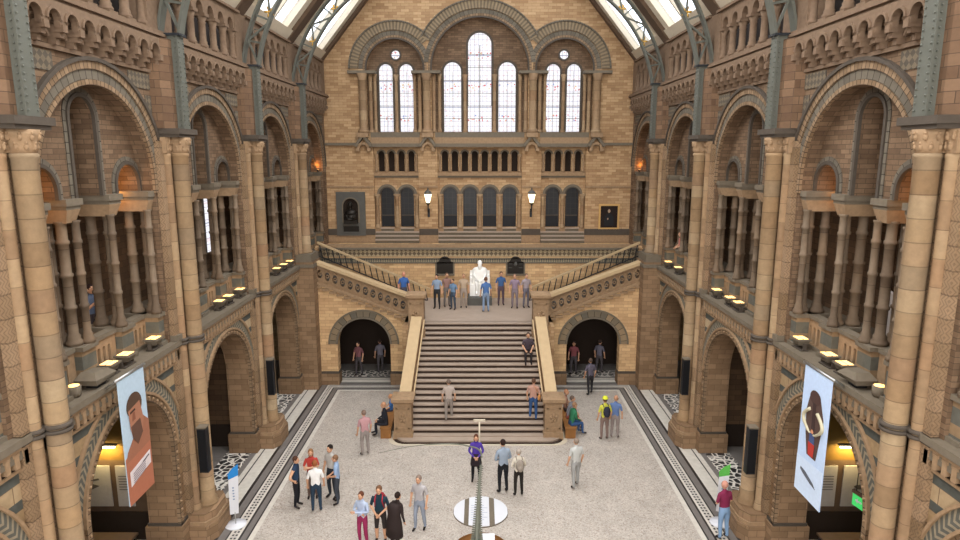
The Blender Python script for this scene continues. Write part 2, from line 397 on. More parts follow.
def ring(mb, mp, uc, zs, r0, r1, d0, d1, mi=0, foot=0, n=24, a0=0, a1=pi):
    """arch ring (archivolt) with UVs running along the curve"""
    pts = []
    if foot: pts.append((r0, r1, 0, -foot))
    path = [(cos(a), sin(a), 0) for a in [a0 + (a1 - a0) * k / n for k in range(n + 1)]]
    sec = []; L = 0; rm = (r0 + r1) / 2
    if foot: sec.append(((uc + r0, zs - foot), (uc + r1, zs - foot), 0)); L = foot
    for k, (c, s_, _) in enumerate(path): sec.append(((uc + r0 * c, zs + r0 * s_), (uc + r1 * c, zs + r1 * s_), L + (a1 - a0) * rm * k / n))
    if foot: sec.append(((uc - r0, zs - foot), (uc - r1, zs - foot), sec[-1][2] + foot))
    for (i0, o0, l0), (i1, o1, l1) in zip(sec, sec[1:]):
        w_ = r1 - r0
        mb.add([mp(i0[0], d0, i0[1]), mp(o0[0], d0, o0[1]), mp(o1[0], d0, o1[1]), mp(i1[0], d0, i1[1])], [(0, 1, 2, 3)], mi, [[(l0, 0), (l0, w_), (l1, w_), (l1, 0)]])
        for p0, p1 in ((i0, i1), (o0, o1)):
            mb.add([mp(p0[0], d0, p0[1]), mp(p1[0], d0, p1[1]), mp(p1[0], d1, p1[1]), mp(p0[0], d1, p0[1])], [(0, 1, 2, 3)], mi, [[(l0, 0), (l1, 0), (l1, .1), (l0, .1)]])
    return mb

W = 8.17
CY = [11.25, 17.1, 22.95, 28.8]
BAYS = [8.325, 14.175, 20.025, 25.875, 31.725]
ORD = ['nearest the viewer', 'second from the viewer', 'third from the viewer', 'fourth from the viewer', 'farthest, by end wall']
SIDES = {-1: 'left', 1: 'right'}
def side(s, plane): return lambda u, d, z: (s * (plane + d), u, z)
def back(plane): return lambda u, d, z: (u, plane + d, z)

# ================================================================ floor, roof, outer envelope
mb = MB(); mb.box(-12.6, 12.6, -6, 35.2, -.3, 0); struct(mb, 'floor', 'floor')
for s in (-1, 1):
    mb = MB(); mb.box(s * (W - .12), s * 12.6, -6, 34.6, 5.45, 5.85); struct(mb, 'floor', 'trim_grey')      # gallery floors
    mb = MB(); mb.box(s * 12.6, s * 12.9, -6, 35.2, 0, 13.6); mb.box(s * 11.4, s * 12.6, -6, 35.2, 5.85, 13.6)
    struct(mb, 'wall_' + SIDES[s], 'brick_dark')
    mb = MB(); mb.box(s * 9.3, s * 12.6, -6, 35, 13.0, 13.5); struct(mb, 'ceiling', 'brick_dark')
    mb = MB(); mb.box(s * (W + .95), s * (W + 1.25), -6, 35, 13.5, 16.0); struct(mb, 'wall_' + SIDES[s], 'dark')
    # side walls behind the viewer, plain
    mb = MB(); mb.box(s * W, s * (W + .9), -6, 5.4, 0, 15.5); struct(mb, 'wall_' + SIDES[s], 'brick')
mb = MB(); wall(mb, back(-6), -W, W, 0, 22, -.5, [('arch', -5, 1.6, 6, 15), ('arch', 0, 2.2, 6, 16), ('arch', 5, 1.6, 6, 15)]); struct(mb, 'wall_front', 'brick_back')
# roof: two glazed slopes with timber beams, cream frames and glass
RB, RT = (8.17, 15.46), (5.6, 18.6); RR = (0, 22.6)
def roofpt(s, y, t, off=0):
    # t in metres up the slope from the eave
    L1 = math.dist(RB, RT); L2 = math.dist(RT, RR)
    if t <= L1: a, b, f = RB, RT, t / L1
    else: a, b, f = RT, RR, (t - L1) / L2
    nx, nz = (b[1] - a[1]), -(b[0] - a[0]); l = math.hypot(nx, nz); nx, nz = nx / l, nz / l
    return (s * (a[0] + (b[0] - a[0]) * f + nx * off), y, a[1] + (b[1] - a[1]) * f + nz * off)
LR = math.dist(RB, RT) + math.dist(RT, RR); L1 = math.dist(RB, RT)
def roofstrip(mb, s, y0, y1, t0, t1, o0, o1, mi=0):
    cuts = [t0] + ([L1] if t0 < L1 < t1 else []) + [t1]
    for a, b in zip(cuts, cuts[1:]):
        b_ = b - 1e-6
        vs = [roofpt(s, y, t, o) for o in (o0, o1) for (y, t) in ((y0, a + 1e-6), (y1, a + 1e-6), (y1, b_), (y0, b_))]
        mb.add(vs, [(0, 1, 2, 3), (7, 6, 5, 4), (0, 4, 5, 1), (1, 5, 6, 2), (2, 6, 7, 3), (3, 7, 4, 0)], mi)
ys_cols = [-.45, 5.4] + CY + [34.65]
for s in (-1, 1):
    mb = MB(); gl = MB()
    for y in ys_cols: roofstrip(mb, s, y - .38, y + .38, 0, LR, -.05, .35, 0)
    for a, b in zip(ys_cols, ys_cols[1:]):
        roofstrip(mb, s, a, b, 0, .55, .0, .3, 1)                      # eave board
        w0, w1 = a + .38, b - .38; wd = w1 - w0
        roofstrip(mb, s, w0, w0 + .75, .5, LR, .1, .3, 1); roofstrip(mb, s, w1 - .75, w1, .5, LR, .1, .3, 1)
        for f in (0, .5, 1): y = w0 + .75 + (wd - 1.5) * f; roofstrip(mb, s, y - .07, y + .07, .5, LR, 0, .3, 1)
        for tt in (4.2, 7.6): roofstrip(mb, s, w0, w1, tt, tt + .2, .02, .3, 1)
        roofstrip(gl, s, w0 + .75, w1 - .75, .5, LR, .2, .22, 0)
    c = struct(mb, 'ceiling', ['wood_dark', 'cream'])
    gl.obj('roof_glazing', 'roof_glass', c)

# ================================================================ side walls, bay by bay
for s in (-1, 1):
    mp = side(s, W)
    # ground storey with its archways
    mb = MB()
    wall(mb, mp, 5.4, 28.9, 0, 5.6, .85, [('arch', c, 1.88, 0, 3.1) for c in BAYS[:4]], 0, 1)
    wl = struct(mb, 'wall_' + SIDES[s], ['striped', 'brick'])
    for c in BAYS[:4]:
        mb = MB()
        ring(mb, mp, c, 3.1, 1.86, 2.02, -.05, .05, 0, foot=2.35); mb.obj('arch_moulding', 'vous', wl)
        mb = MB(); ring(mb, mp, c, 3.1, 2.02, 2.08, -.09, .02, 0); ring(mb, mp, c, 3.1, 2.08, 2.4, -.02, .03, 1); ring(mb, mp, c, 3.1, 2.4, 2.46, -.07, .02, 0)
        mb.obj('leaf_patterned_arch_band', ['trim', 'leaf'], wl)
        mb = MB()
        for k in range(26):     # carved studs round the arch
            a = pi * (k + .5) / 26; mb.ball(mp(c + 1.94 * cos(a), -.06, 3.1 + 1.94 * sin(a)), .035, n=6)
            if k < 9:
                for q in (-1, 1): mb.ball(mp(c + q * 1.94, -.06, .95 + k * .24), .035, n=6)
        mb.obj('carved_stud_band', 'trim', wl)
        mb = MB()               # jamb plinths
        for q in (-1, 1):
            u = c + q * 1.88
            mb.box(s * (W - .1), s * (W + .93), u - q * .08, c + q * 2.6, 0, .72); mb.box(s * (W - .05), s * (W + .88), u - q * .04, c + q * 2.6, .72, .8, 1)
        mb.obj('jamb_plinth', ['brick', 'trim_dark'], wl)
    # dentilled balcony ledge
    for i, c in enumerate(BAYS[:4]):
        mb = MB(); a, b = c - 2.925, c + 2.925
        a += 0.0; mb.box(s * (W - .2), s * (W + .5), a, b, 5.72, 5.86); mb.box(s * (W - .15), s * W, a, b, 5.64, 5.72, 1)
        mb.obj('balcony_ledge', ['trim_grey', 'trim'], wl)
        mb = MB(); mb.box(s * (W - .03), s * W, a, b, 5.28, 5.64, 1); mb.box(s * (W - .06), s * W, a, b, 5.22, 5.28)
        k = a + .15
        while k < b: mb.box(s * (W - .14), s * W, k, k + .1, 5.34, 5.6); mb.box(s * (W - .13), s * W, k - .03, k + .13, 5.56, 5.64); k += .23
        mb.obj('dentil_course', ['trim', 'dark'], wl)
    # aisle behind the archways: cross walls
    for y in [5.4] + CY[:3]:
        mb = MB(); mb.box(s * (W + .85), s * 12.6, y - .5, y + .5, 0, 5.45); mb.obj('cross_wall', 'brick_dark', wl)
        mb = MB(); mb.box(s * (W + .9), s * 12.6, y - .58, y - .5, 0, .85); mb.obj('dado', 'dark', wl)
    # upper storey with the big blind arches
    mb = MB()
    wall(mb, mp, 5.4, 34.65, 5.85, 13.75, .38, [('arch', c, 2.15, 5.85, 10.1) for c in BAYS])
    wu = struct(mb, 'wall_' + SIDES[s], 'brick_fine')
    for bi, c in enumerate(BAYS):
        mb = MB(); ring(mb, mp, c, 10.1, 2.13, 2.24, -.04, .04, 0, foot=.3); ring(mb, mp, c, 10.1, 2.24, 2.45, .0 - .015, .02, 1, foot=.3)
        ring(mb, mp, c, 10.1, 2.45, 2.62, -.05, .02, 2, foot=.3); ring(mb, mp, c, 10.1, 2.62, 2.7, -.1, .02, 3, foot=0)
        mb.obj('arch_band', ['vous', 'vous_grey', 'vous', 'trim_dark'], wu)
        mb = MB(); mb.box(s * (W - .02), s * W, c - 2.4, c + 2.4, 12.3, 12.72); mb.box(s * (W - .06), s * W, c - 2.4, c + 2.4, 12.72, 12.8, 1)
        # frieze is cut by the arch: keep it as two side pieces
        mb = MB()
        for q in (-1, 1):
            mb.box(s * (W - .02), s * W, c + q * 1.35, c + q * 2.42, 12.35, 12.72)
            mb.box(s * (W - .02), s * W, c + q * 2.05, c + q * 2.42, 11.6, 12.2)
        mb.box(s * (W - .07), s * W, c - 2.42, c + 2.42, 12.76, 12.84, 1)
        mb.obj('diaper_frieze', ['frieze_dark', 'soot'], wu)
        mb = MB(); k0 = c - 2.42; nk = 9; sp = 4.84 / nk      # corbel table
        wall(mb, side(s, W - .3), k0, c + 2.42, 13.14, 13.6, .12, [('arch', k0 + (q + .5) * sp, sp * .34, 13.14, 13.26) for q in range(nk)], n=8)
        for q in range(nk + 1):
            k = k0 + q * sp
            mb.box(s * (W - .34), s * W, k - .07, k + .07, 13.06, 13.2); mb.box(s * (W - .26), s * W, k - .06, k + .06, 12.96, 13.08); mb.box(s * (W - .16), s * W, k - .05, k + .05, 12.84, 12.98)
            if q < nk:
                ring(mb, side(s, W), k + sp / 2, 12.98, .09, .15, -.1, 0, 0, n=8); ring(mb, side(s, W), k + sp / 2, 13.26, sp * .34, sp * .34 + .05, -.34, -.28, 0, n=8)
                mb.frustum(s * (W - .06), k + sp / 2, 13.12, 13.3, .05, .05, .14, .1)
        mb.obj('corbel_table', ['soot'], wu)
    mb = MB()
    mb.box(s * (W - .24), s * (W + .4), 5.4, 34.65, 13.6, 13.66); mb.box(s * (W - .32), s * (W + .4), 5.4, 34.65, 13.66, 13.74); mb.box(s * (W - .28), s * (W + .9), 5.4, 34.65, 13.74, 13.8)
    mb.obj('cornice', 'soot', wu)
    for y in CY:        # brick piers above the capitals
        mb = MB(); mb.poly([(s * (W + .05), y - .62, 11.42), (s * (W - .25), y - .55, 11.42), (s * (W - .42), y - .3, 11.42), (s * (W - .42), y + .3, 11.42), (s * (W - .25), y + .55, 11.42), (s * (W + .05), y + .62, 11.42)], (0, 0, 2.2))
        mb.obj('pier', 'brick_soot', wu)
    # inner arcade wall with tall centre light and two small arches
    for bi, c in enumerate(BAYS):
        mi_ = side(s, W + .38)
        t = thing('gallery_arcade', '%s side gallery arcade of clustered shafts, bay %s' % (SIDES[s], ORD[bi]), 'arcade', (s * 8.9, c, 5.85), 0, 'first floor gallery arcades')
        def L(mb, name, mat):      # place world-space mesh under the empty
            o = mb.obj(name, mat, t); o.location = (-s * 8.9, -c, -5.85); return o
        mb = MB(); wall(mb, mi_, c - 2.3, c + 2.3, 9.85, 12.5, .6, [('arch', c, .47, 9.85, 11.55), ('arch', c - 1.6, .52, 9.85, 10.03), ('arch', c + 1.6, .52, 9.85, 10.03)])
        aw = L(mb, 'arcade_wall', 'brick_fine')
        mb = MB()
        for uc, zs, r, ft in ((c, 11.55, .47, 1.7), (c - 1.6, 10.03, .52, .18), (c + 1.6, 10.03, .52, .18)):
            ring(mb, mi_, uc, zs, r - .02, r + .06, -.05, .03, 0, foot=ft, n=16); ring(mb, mi_, uc, zs, r + .06, r + .17, -.02, .03, 1, foot=ft, n=16)
        L(mb, 'arch_surround', ['trim_dark', 'vous_grey'])
        for uc, hw in ((c - 2.06, .22), (c - .775, .28), (c + .775, .28), (c + 2.06, .22)):
            mb = MB(); X0 = W + .22 if abs(uc - c) < 1 else W + .02
            mb.box(s * X0, s * (X0 + .95), uc - hw, uc + hw, 9.72, 9.86, 1); mb.box(s * (X0 + .04), s * (X0 + .9), uc - hw + .04, uc + hw - .04, 9.64, 9.72, 1)
            mb.frustum(s * (X0 + .47), uc, 9.36, 9.64, .34, .16, .43, hw - .05, 0)
            L(mb, 'capital', ['trim', 'trim_grey'])
            for (dx, dy, r) in ((.12, .12 * (1 if c > uc else -1), .08), (.3, -.08 * (1 if c > uc else -1), .105), (.66, .0, .105)):
                mb = MB(); pr = [(r * 1.7, 6.72), (r * 1.7, 6.8), (r * 1.25, 6.87), (r * 1.35, 6.92), (r, 6.97)]
                for zz in (7.55, 8.25, 8.95): pr += [(r, zz - .05), (r * 1.25, zz - .03), (r * 1.25, zz + .03), (r, zz + .05)]
                pr += [(r, 9.33), (r * 1.2, 9.36), (r * 1.3, 9.4)]
                mb.lathe(pr, s * (X0 + dx), uc + dy, 10); L(mb, 'shaft', 'shaft_grey')
            mb = MB(); mb.box(s * (X0 + .06), s * (X0 + .9), uc - hw + .03, uc + hw - .03, 5.85, 6.62); mb.box(s * X0, s * (X0 + .95), uc - hw, uc + hw, 6.62, 6.72, 1); mb.box(s * X0, s * (X0 + .95), uc - hw, uc + hw, 5.85, 5.95, 1)
            o = L(mb, 'pedestal', ['pedestal', 'trim_grey'])
            o.location = (-s * 8.9, -c, -5.85)
        for (a, b, n) in ((c - 2.1, c - 1.07, 3), (c - .48, c + .48, 3), (c + 1.07, c + 2.1, 3)):
            mb = MB(); m = (a + b) / 2
            wall(mb, side(s, W + .42), a, b, 5.85, 6.62, .16, [('arch', m + (k - 1) * .2, .055, 5.98, 6.38) for k in range(n)], n=8)
            mb.box(s * (W + .38), s * (W + .62), a, b, 6.62, 6.72, 1); mb.box(s * (W + .38), s * (W + .62), a, b, 5.85, 5.95, 1)
            L(mb, 'parapet', ['trim', 'trim_grey'])
    # top gallery balustrade
    for bi, c in enumerate(BAYS):
        t = thing('gallery_balustrade', '%s side top gallery arcaded parapet of stout colonnettes, bay %s' % (SIDES[s], ORD[bi]), 'balustrade', (s * W, c, 13.8), 0, 'arcaded parapets under the roof')
        mb = MB(); cs = [c + (k - 2.5) * .78 for k in range(6)]
        wall(mb, side(0, 0) if False else (lambda u, d, z: (s * (d - .1), u - c, z - 13.8)), c - 2.6, c + 2.6, 14.86, 15.4, .32, [('arch', q, .23, 14.86, 14.94) for q in cs], n=10)
        mb.obj('arched_head', 'soot', t)
        mb = MB(); mb.box(-s * .2, s * .3, -2.6, 2.6, 1.6, 1.68); mb.box(-s * .12, s * .3, -2.925, -2.3, 0, 1.62); mb.box(-s * .12, s * .3, 2.3, 2.925, 0, 1.62); mb.obj('coping', 'soot', t)
        for k in range(7):
            mb = MB(); u = (k - 3) * .78
            mb.box(-s * .14, s * .22, u - .17, u + .17, 0, .1)
            mb.lathe([(.15, .1), (.16, .16), (.12, .22), (.13, .26), (.105, .3), (.1, .78), (.12, .82), (.1, .85), (.16, .98)], s * .03, u, 10); mb.box(-s * .14, s * .22, u - .16, u + .16, .98, 1.07)
            mb.obj('colonnette', 'soot', t)

# ================================================================ clustered columns
def leafy(mb, r, z0, z1, cx, cy, n=10):
    for row in range(2):
        for k in range(n):
            a = 2 * pi * (k + row * .5) / n; zz = z0 + (z1 - z0) * (.3 + .4 * row); rr = r * (1.12 + .25 * row)
            mb.ball((cx + rr * cos(a), cy + rr * sin(a), zz), .045, .045, .07, n=6); mb.ball((cx + rr * 1.1 * cos(a), cy + rr * 1.1 * sin(a), zz + .06), .03, .03, .03, n=6)
def make_column(s, y, label, upper=False):
    t = thing('clustered_column', label, 'column', (s * 7.83, y, 0), 0, 'clustered wall columns of the hall')
    z0 = 6.35 if upper else .8; sx = s
    mb = MB()
    if not upper:
        oct_ = lambda a, b, c_: [(-sx * a, -c_, 0), (-sx * a, c_, 0), (-sx * (a - .2), b, 0), (sx * .42, b, 0), (sx * .42, -b, 0), (-sx * (a - .2), -b, 0)]
        mb.poly(oct_(.44, .78, .45), (0, 0, .5)); mb.poly([(p[0], p[1], .5) for p in oct_(.40, .72, .4)], (0, 0, .1), 1); mb.poly([(p[0], p[1], .6) for p in oct_(.36, .66, .35)], (0, 0, .22))
        mb.obj('plinth', ['brick', 'trim'], t)
    else:
        mb.box(-sx * .42, sx * .45, -.6, .65, 0, 6.0); mb.box(-sx * .47, sx * .45, -.65, .7, 5.75, 5.9, 1); mb.box(-sx * .36, sx * .45, -.6, .6, 6.0, 6.35, 1)
        mb.obj('brick_pier', ['brick', 'trim_grey'], t)
    for (dx, dy, r, nm) in ((0, 0, .208, 'main_shaft'), (.2, -.33, .115, 'slim_shaft'), (.2, .33, .115, 'slim_shaft')):
        mb = MB(); cx = sx * dx
        mb.lathe([(r * 1.35, z0), (r * 1.38, z0 + .06), (r * 1.15, z0 + .13), (r * 1.25, z0 + .18), (r, z0 + .24), (r, 10.7), (r * 1.12, 10.73), (r * 1.12, 10.78), (r, 10.8)], cx, dy, 20)
        mb.obj(nm, 'shaft' if nm == 'main_shaft' else 'shaft_thin', t)
    mb = MB(); mb.box(sx * .2, sx * .36, -.66, .66, z0, 11.1); mb.obj('pilaster', 'pilaster', t)
    if not upper:
        mb = MB()
        for (dx, dy, r) in ((0, 0, .208), (.2, -.33, .115), (.2, .33, .115)):
            for dz in (0, .1): mb.lathe([(r, 5.68 + dz), (r + .05, 5.7 + dz), (r + .05, 5.75 + dz), (r, 5.77 + dz)], sx * dx, dy, 18)
        mb.box(sx * .17, sx * .38, -.7, .7, 5.68, 5.86); mb.obj('shaft_ring', 'trim_dark', t)
    mb = MB()
    for (dx, dy, r) in ((0, 0, .21), (.2, -.33, .12), (.2, .33, .12)):
        mb.lathe([(r, 10.79), (r * 1.05, 10.9), (r * 1.3, 11.1), (r * 1.4, 11.2)], sx * dx, dy, 14)
        leafy(mb, r * .9, 10.78, 11.2, sx * dx, dy, 9)
    mb.box(sx * .1, sx * .38, -.5, .5, 10.8, 11.2)
    mb.obj('carved_capital', 'trim', t)
    mb = MB(); mb.box(-sx * .24, sx * .4, -.46, .46, 11.2, 11.28); mb.box(-sx * .29, sx * .4, -.52, .52, 11.28, 11.42); mb.obj('abacus', 'trim_dark', t)
CO = ['nearest column', 'second column from the viewer', 'third column from the viewer', 'fourth column, raised on a brick pier by the side stairs']
for s in (-1, 1):
    for i, y in enumerate(CY):
        make_column(s, y, 'banded stone clustered column on the %s, %s' % (SIDES[s], CO[i]), i == 3)

# ================================================================ iron roof ribs
def make_rib():
    t = thing('iron_roof_rib', 'grey green iron lattice arch rib with gilded leaves, nearest the viewer', 'roof rib', (0, CY[0], 11.42), 0, 'iron ribs of the glazed roof')
    Z = 11.42
    arc = lambda cx, r, a: (cx + r * cos(a), 12.8 - Z + r * sin(a))
    for s in (-1, 1):
        mb = MB(); mb.box(s * 7.6, s * 8.02, -.13, .13, 0, 2.3)
        mb.box(s * 7.57, s * 7.61, -.17, .17, 0, 2.3); mb.box(s * 8.0, s * 8.05, -.17, .17, 0, 2.3)
        for k in range(19):
            z = .1 + k * .12
            for x in (7.66, 7.96):
                for yy in (-.14, .14): mb.ball((s * x, yy, z), .022, n=6)
            for yy in (-.12, .12): mb.ball((s * 7.56, yy, z), .022, n=6)
        mb.obj('iron_post', 'iron', t)
        mb = MB(); mb.box(s * 7.5, s * 8.14, -.2, .2, 2.3, 2.36); mb.obj('cap_plate', 'iron_dark', t)
        N = 10
        for nm, cx, r in (('inner_chord', 1.97, 5.63), ('outer_chord', 1.9, 6.22)):
            mb = MB(); n = 24; A0 = math.asin((13.72 - 12.8) / r)
            for k in range(n):
                a, b = A0 + (pi / 2 - A0) * k / n, A0 + (pi / 2 - A0) * (k + 1) / n
                p, q = arc(cx, r, a), arc(cx, r, b); p2, q2 = arc(cx, r + .07, a), arc(cx, r + .07, b)
                mb.poly([(s * p[0], -.14, p[1]), (s * q[0], -.14, q[1]), (s * q2[0], -.14, q2[1]), (s * p2[0], -.14, p2[1])], (0, .28, 0))
            if s == 1: p = arc(cx, r, pi / 2); mb.box(-p[0], p[0], -.14, .14, p[1], p[1] + .07)
            mb.obj(nm, 'iron', t)
        st = [(arc(1.97, 5.63, .165 + (pi / 2 - .165) * k / N), arc(1.9, 6.22, .15 + (pi / 2 - .15) * k / N)) for k in range(N + 1)]
        mb = MB()
        for k, (i, o) in enumerate(st):
            ln = [(i, o)]
            if k < N: ln += [(i, st[k + 1][1])] if k % 2 == 0 else [(o, st[k + 1][0])]
            for p, q in ln: mb.tube([(s * p[0], 0, p[1]), (s * q[0], 0, q[1])], .045, 4, smooth=False)
        mb.obj('lattice_brace', 'iron', t)
        mb = MB()
        for k in range(1, N):
            if k % 2: continue
            cx_ = (st[k][0][0] + st[k][1][0] + st[k + 1][0][0]) / 3; cz = (st[k][0][1] + st[k][1][1] + st[k + 1][0][1]) / 3
            for j in range(5):
                a = j * 2 * pi / 5; mb.ball((s * (cx_ + .1 * cos(a)), 0, cz + .1 * sin(a)), .1, .03, .045, n=6, rot=Matrix.Rotation(-a * s, 3, 'Y') if s == 1 else Matrix.Rotation(a + pi, 3, 'Y'))
            mb.ball((s * cx_, 0, cz), .05, n=6)
        mb.obj('gilded_leaves', 'gold', t)
        mb = MB()
        for k in range(1, N):
            if k % 2 == 0: continue
            cx_ = (st[k][0][0] + st[k][1][0] + st[k + 1][1][0]) / 3; cz = (st[k][0][1] + st[k][1][1] + st[k + 1][1][1]) / 3
            pts = [(s * (cx_ + .04 * j / 3 * cos(j * .8)), 0, cz + .04 * j / 3 * sin(j * .8)) for j in range(12)]
            mb.tube(pts, .016, 5)
        mb.obj('iron_scroll', 'iron', t)
    return t
rib = make_rib()
for i in (1, 2, 3): dup(rib, (0, CY[i], 11.42), 0, 'grey green iron lattice arch rib with gilded leaves, %s' % ORD[i].replace('fourth', 'fourth and last'))

# ================================================================ end wall
YB = 34.65; C0 = .06
mp = back(YB)
top = lambda u: min(22.4, 15.46 + (W - abs(u)) * 1.22)
top.breaks = (-W + 5.7, W - 5.7, 0)
RX = [(-5.62, -3.22), (-2.2, 2.32), (3.34, 5.74)]
BA = [(C0 - 4.43, 1.5, 15.12), (C0, 2.53, 15.15), (C0 + 4.43, 1.5, 15.12)]
mb = MB()
wall(mb, mp, -W - 1.2, W + 1.2, 5.9, top, .35, [('rect', a, b, 6.0, 11.1) for a, b in RX] + [('arch', c, r, 11.85, z) for c, r, z in BA], n=28)
wb = struct(mb, 'wall_back', 'brick_back')
mb = MB()       # arch rings
for c, r, z in BA:
    ft = .18; e = .015 if r > 2 else 0; s1 = 0 if r > 2 else -.2
    ring(mb, mp, c, z, r - .03, r + .05, -.06 - e, .05, 3, ft, 32); ring(mb, mp, c, z, r + .05, r + .17, -.03 - e, .05, 2, ft, 32)
    if r > 2: ring(mb, mp, c, z, r + .17, r + .4, -.02 - e, .05, 1, 0, 32, R(6), R(174))
    else: ring(mb, mp, c, z, r + .17, r + .4, -.02 - e, .05, 1, 0, 32, R(14) if c < 0 else 0, pi if c < 0 else R(166))
for c, r, z in BA:
    a0, a1 = (R(27), R(153)) if r > 2 else ((R(40), pi) if c < 0 else (0, R(140)))
    e = .012 if r > 2 else 0
    ring(mb, mp, c, z, r + .42, r + .82, -.09 - e, .02, 0, 0, 40, a0, a1); ring(mb, mp, c, z, r + .82, r + .9, -.13 - e, .02, 1, 0, 40, a0, a1)
mb.obj('window_arch_band', ['tick', 'vous_grey', 'vous', 'trim_dark'], wb)
# inner recess wall with the lancets
LAN = [(C0 - 4.95, .37, 15.04), (C0 - 3.87, .37, 15.04), (C0 - 1.44, .47, 15.04), (C0, .63, 16.36), (C0 + 1.44, .47, 15.04), (C0 + 3.87, .37, 15.04), (C0 + 4.95, .37, 15.04)]
ROS = [(C0 - 4.41, .24, 15.86), (C0 + 4.41, .24, 15.86)]
mb = MB(); wall(mb, back(YB + .35), -6.6, 6.7, 11.6, 18.2, .3, [('arch', c, r, 11.92, z) for c, r, z in LAN] + [('circ', c, r, z) for c, r, z in ROS], n=18)
mb.obj('lancet_wall', 'brick_fine', wb)
mb = MB()
for c, r, z in LAN: ring(mb, back(YB + .35), c, z, r - .02, r + .09, -.05, .03, 0, 3.1, 20)
for c, r, z in ROS: ring(mb, back(YB + .35), c, z, r - .02, r + .07, -.05, .03, 0, 0, 20, 0, 2 * pi)
mb.obj('lancet_moulding', 'trim_dark', wb)
for i, (c, r, z) in enumerate(LAN):
    mb = MB(); pts = [(c - r - .02, YB + .5, 11.85), (c + r + .02, YB + .5, 11.85)] + [(c + (r + .02) * cos(a), YB + .5, z + (r + .02) * sin(a)) for a in [pi * k / 16 for k in range(17)]]
    mb.poly(pts, (0, .03, 0)); wo = struct(mb, 'window_%d' % (i + 1), 'stained')
    mb = MB(); mb.tube([(c, YB + .48, 11.9), (c, YB + .48, z)], .02 if r > .6 else .008, 6)
    k = 12.6
    while k < z: mb.box(c - r, c + r, YB + .47, YB + .49, k, k + .025); k += .66
    mb.obj('glazing_bar', 'iron', wo)
for i, (c, r, z) in enumerate(ROS):
    mb = MB(); mb.poly([(c + (r + .02) * cos(a), YB + .5, z + (r + .02) * sin(a)) for a in [2 * pi * k / 20 for k in range(20)]], (0, .03, 0)); struct(mb, 'window_%d' % (i + 8), 'stained')
# window shafts with capitals
WS = []
for q in (-1, 1):
    WS += [(C0 + q * 6.12, .2), (C0 + q * 5.74, .1), (C0 + q * 5.5, .08), (C0 + q * 4.41, .09), (C0 + q * 3.42, .08), (C0 + q * 3.15, .1), (C0 + q * 2.78, .2), (C0 + q * 2.42, .1), (C0 + q * 2.12, .08), (C0 + q * .78, .09)]
for i, (x, r) in enumerate(WS):
    inner = abs(x - C0) in () or r == .09
    y = YB + (.3 if r == .09 else (-.12 if r == .2 else .1))
    mb = MB(); mb.lathe([(r * 1.5, 11.86), (r * 1.5, 11.95), (r * 1.15, 12.05), (r, 12.1), (r, 14.5), (r * 1.2, 14.54), (r * 1.05, 14.58), (r * 1.6, 14.86)], x, y, 12); mb.obj('window_shaft', 'shaft_thin', wb)
mb = MB()
for q in (-1, 1):
    for a, b in ((2.05, 3.55), (5.4, 6.85)): x0, x1 = sorted((C0 + q * a, C0 + q * b)); mb.box(x0, x1, YB - .34, YB + .3, 14.86, 15.0)
mb.obj('impost', 'trim_grey', wb)
# ledge, sills and string courses
mb = MB()
for a, b in RX: mb.box(a - .15, b + .15, YB - .22, YB + .4, 11.12, 11.3, 0); mb.box(a - .1, b + .1, YB - .1, YB + .4, 11.3, 11.62, 1); mb.box(a - .1, b + .1, YB - .05, YB + .4, 11.62, 11.88, 0)
for a, b in ((-W, -5.77), (5.89, W)): mb.box(a, b, YB - .12, YB, 11.2, 11.34, 0)
for a, b in ((-W, -5.62), (-3.22, -2.2), (2.32, 3.34), (5.74, W)): mb.box(a, b, YB - .06, YB, 8.97, 9.06, 1)
for a, b in ((-W, -5.62), (-3.22, -2.2), (2.32, 3.34), (5.74, W)): mb.box(a, b, YB - .08, YB, 6.0, 6.42, 1); mb.box(a, b, YB - .1, YB, 6.42, 6.75, 2)
mb.obj('string_course', ['trim_grey', 'trim', 'trim_dark'], wb)
for x in (C0 - 6.15, C0 - 2.75, C0 + 2.75, C0 + 6.15):
    mb = MB()
    mb.poly([(x - .48, YB - .34, 11.2), (x - .36, YB - .34, 11.12), (x, YB - .34, 11.6), (x + .36, YB - .34, 11.12), (x + .48, YB - .34, 11.2), (x, YB - .34, 11.85)], (0, .34, 0))
    ring(mb, mp, x, 11.05, .2, .33, -.28, 0, 1, 0, 10); mb.box(x - .38, x - .2, YB - .3, YB, 10.9, 11.06, 1); mb.box(x + .2, x + .38, YB - .3, YB, 10.9, 11.06, 1)
    mb.box(x - .3, x + .3, YB - .4, YB, 11.62, 11.86, 1)
    mb.obj('gabled_bracket', ['trim_grey', 'trim'], wb)
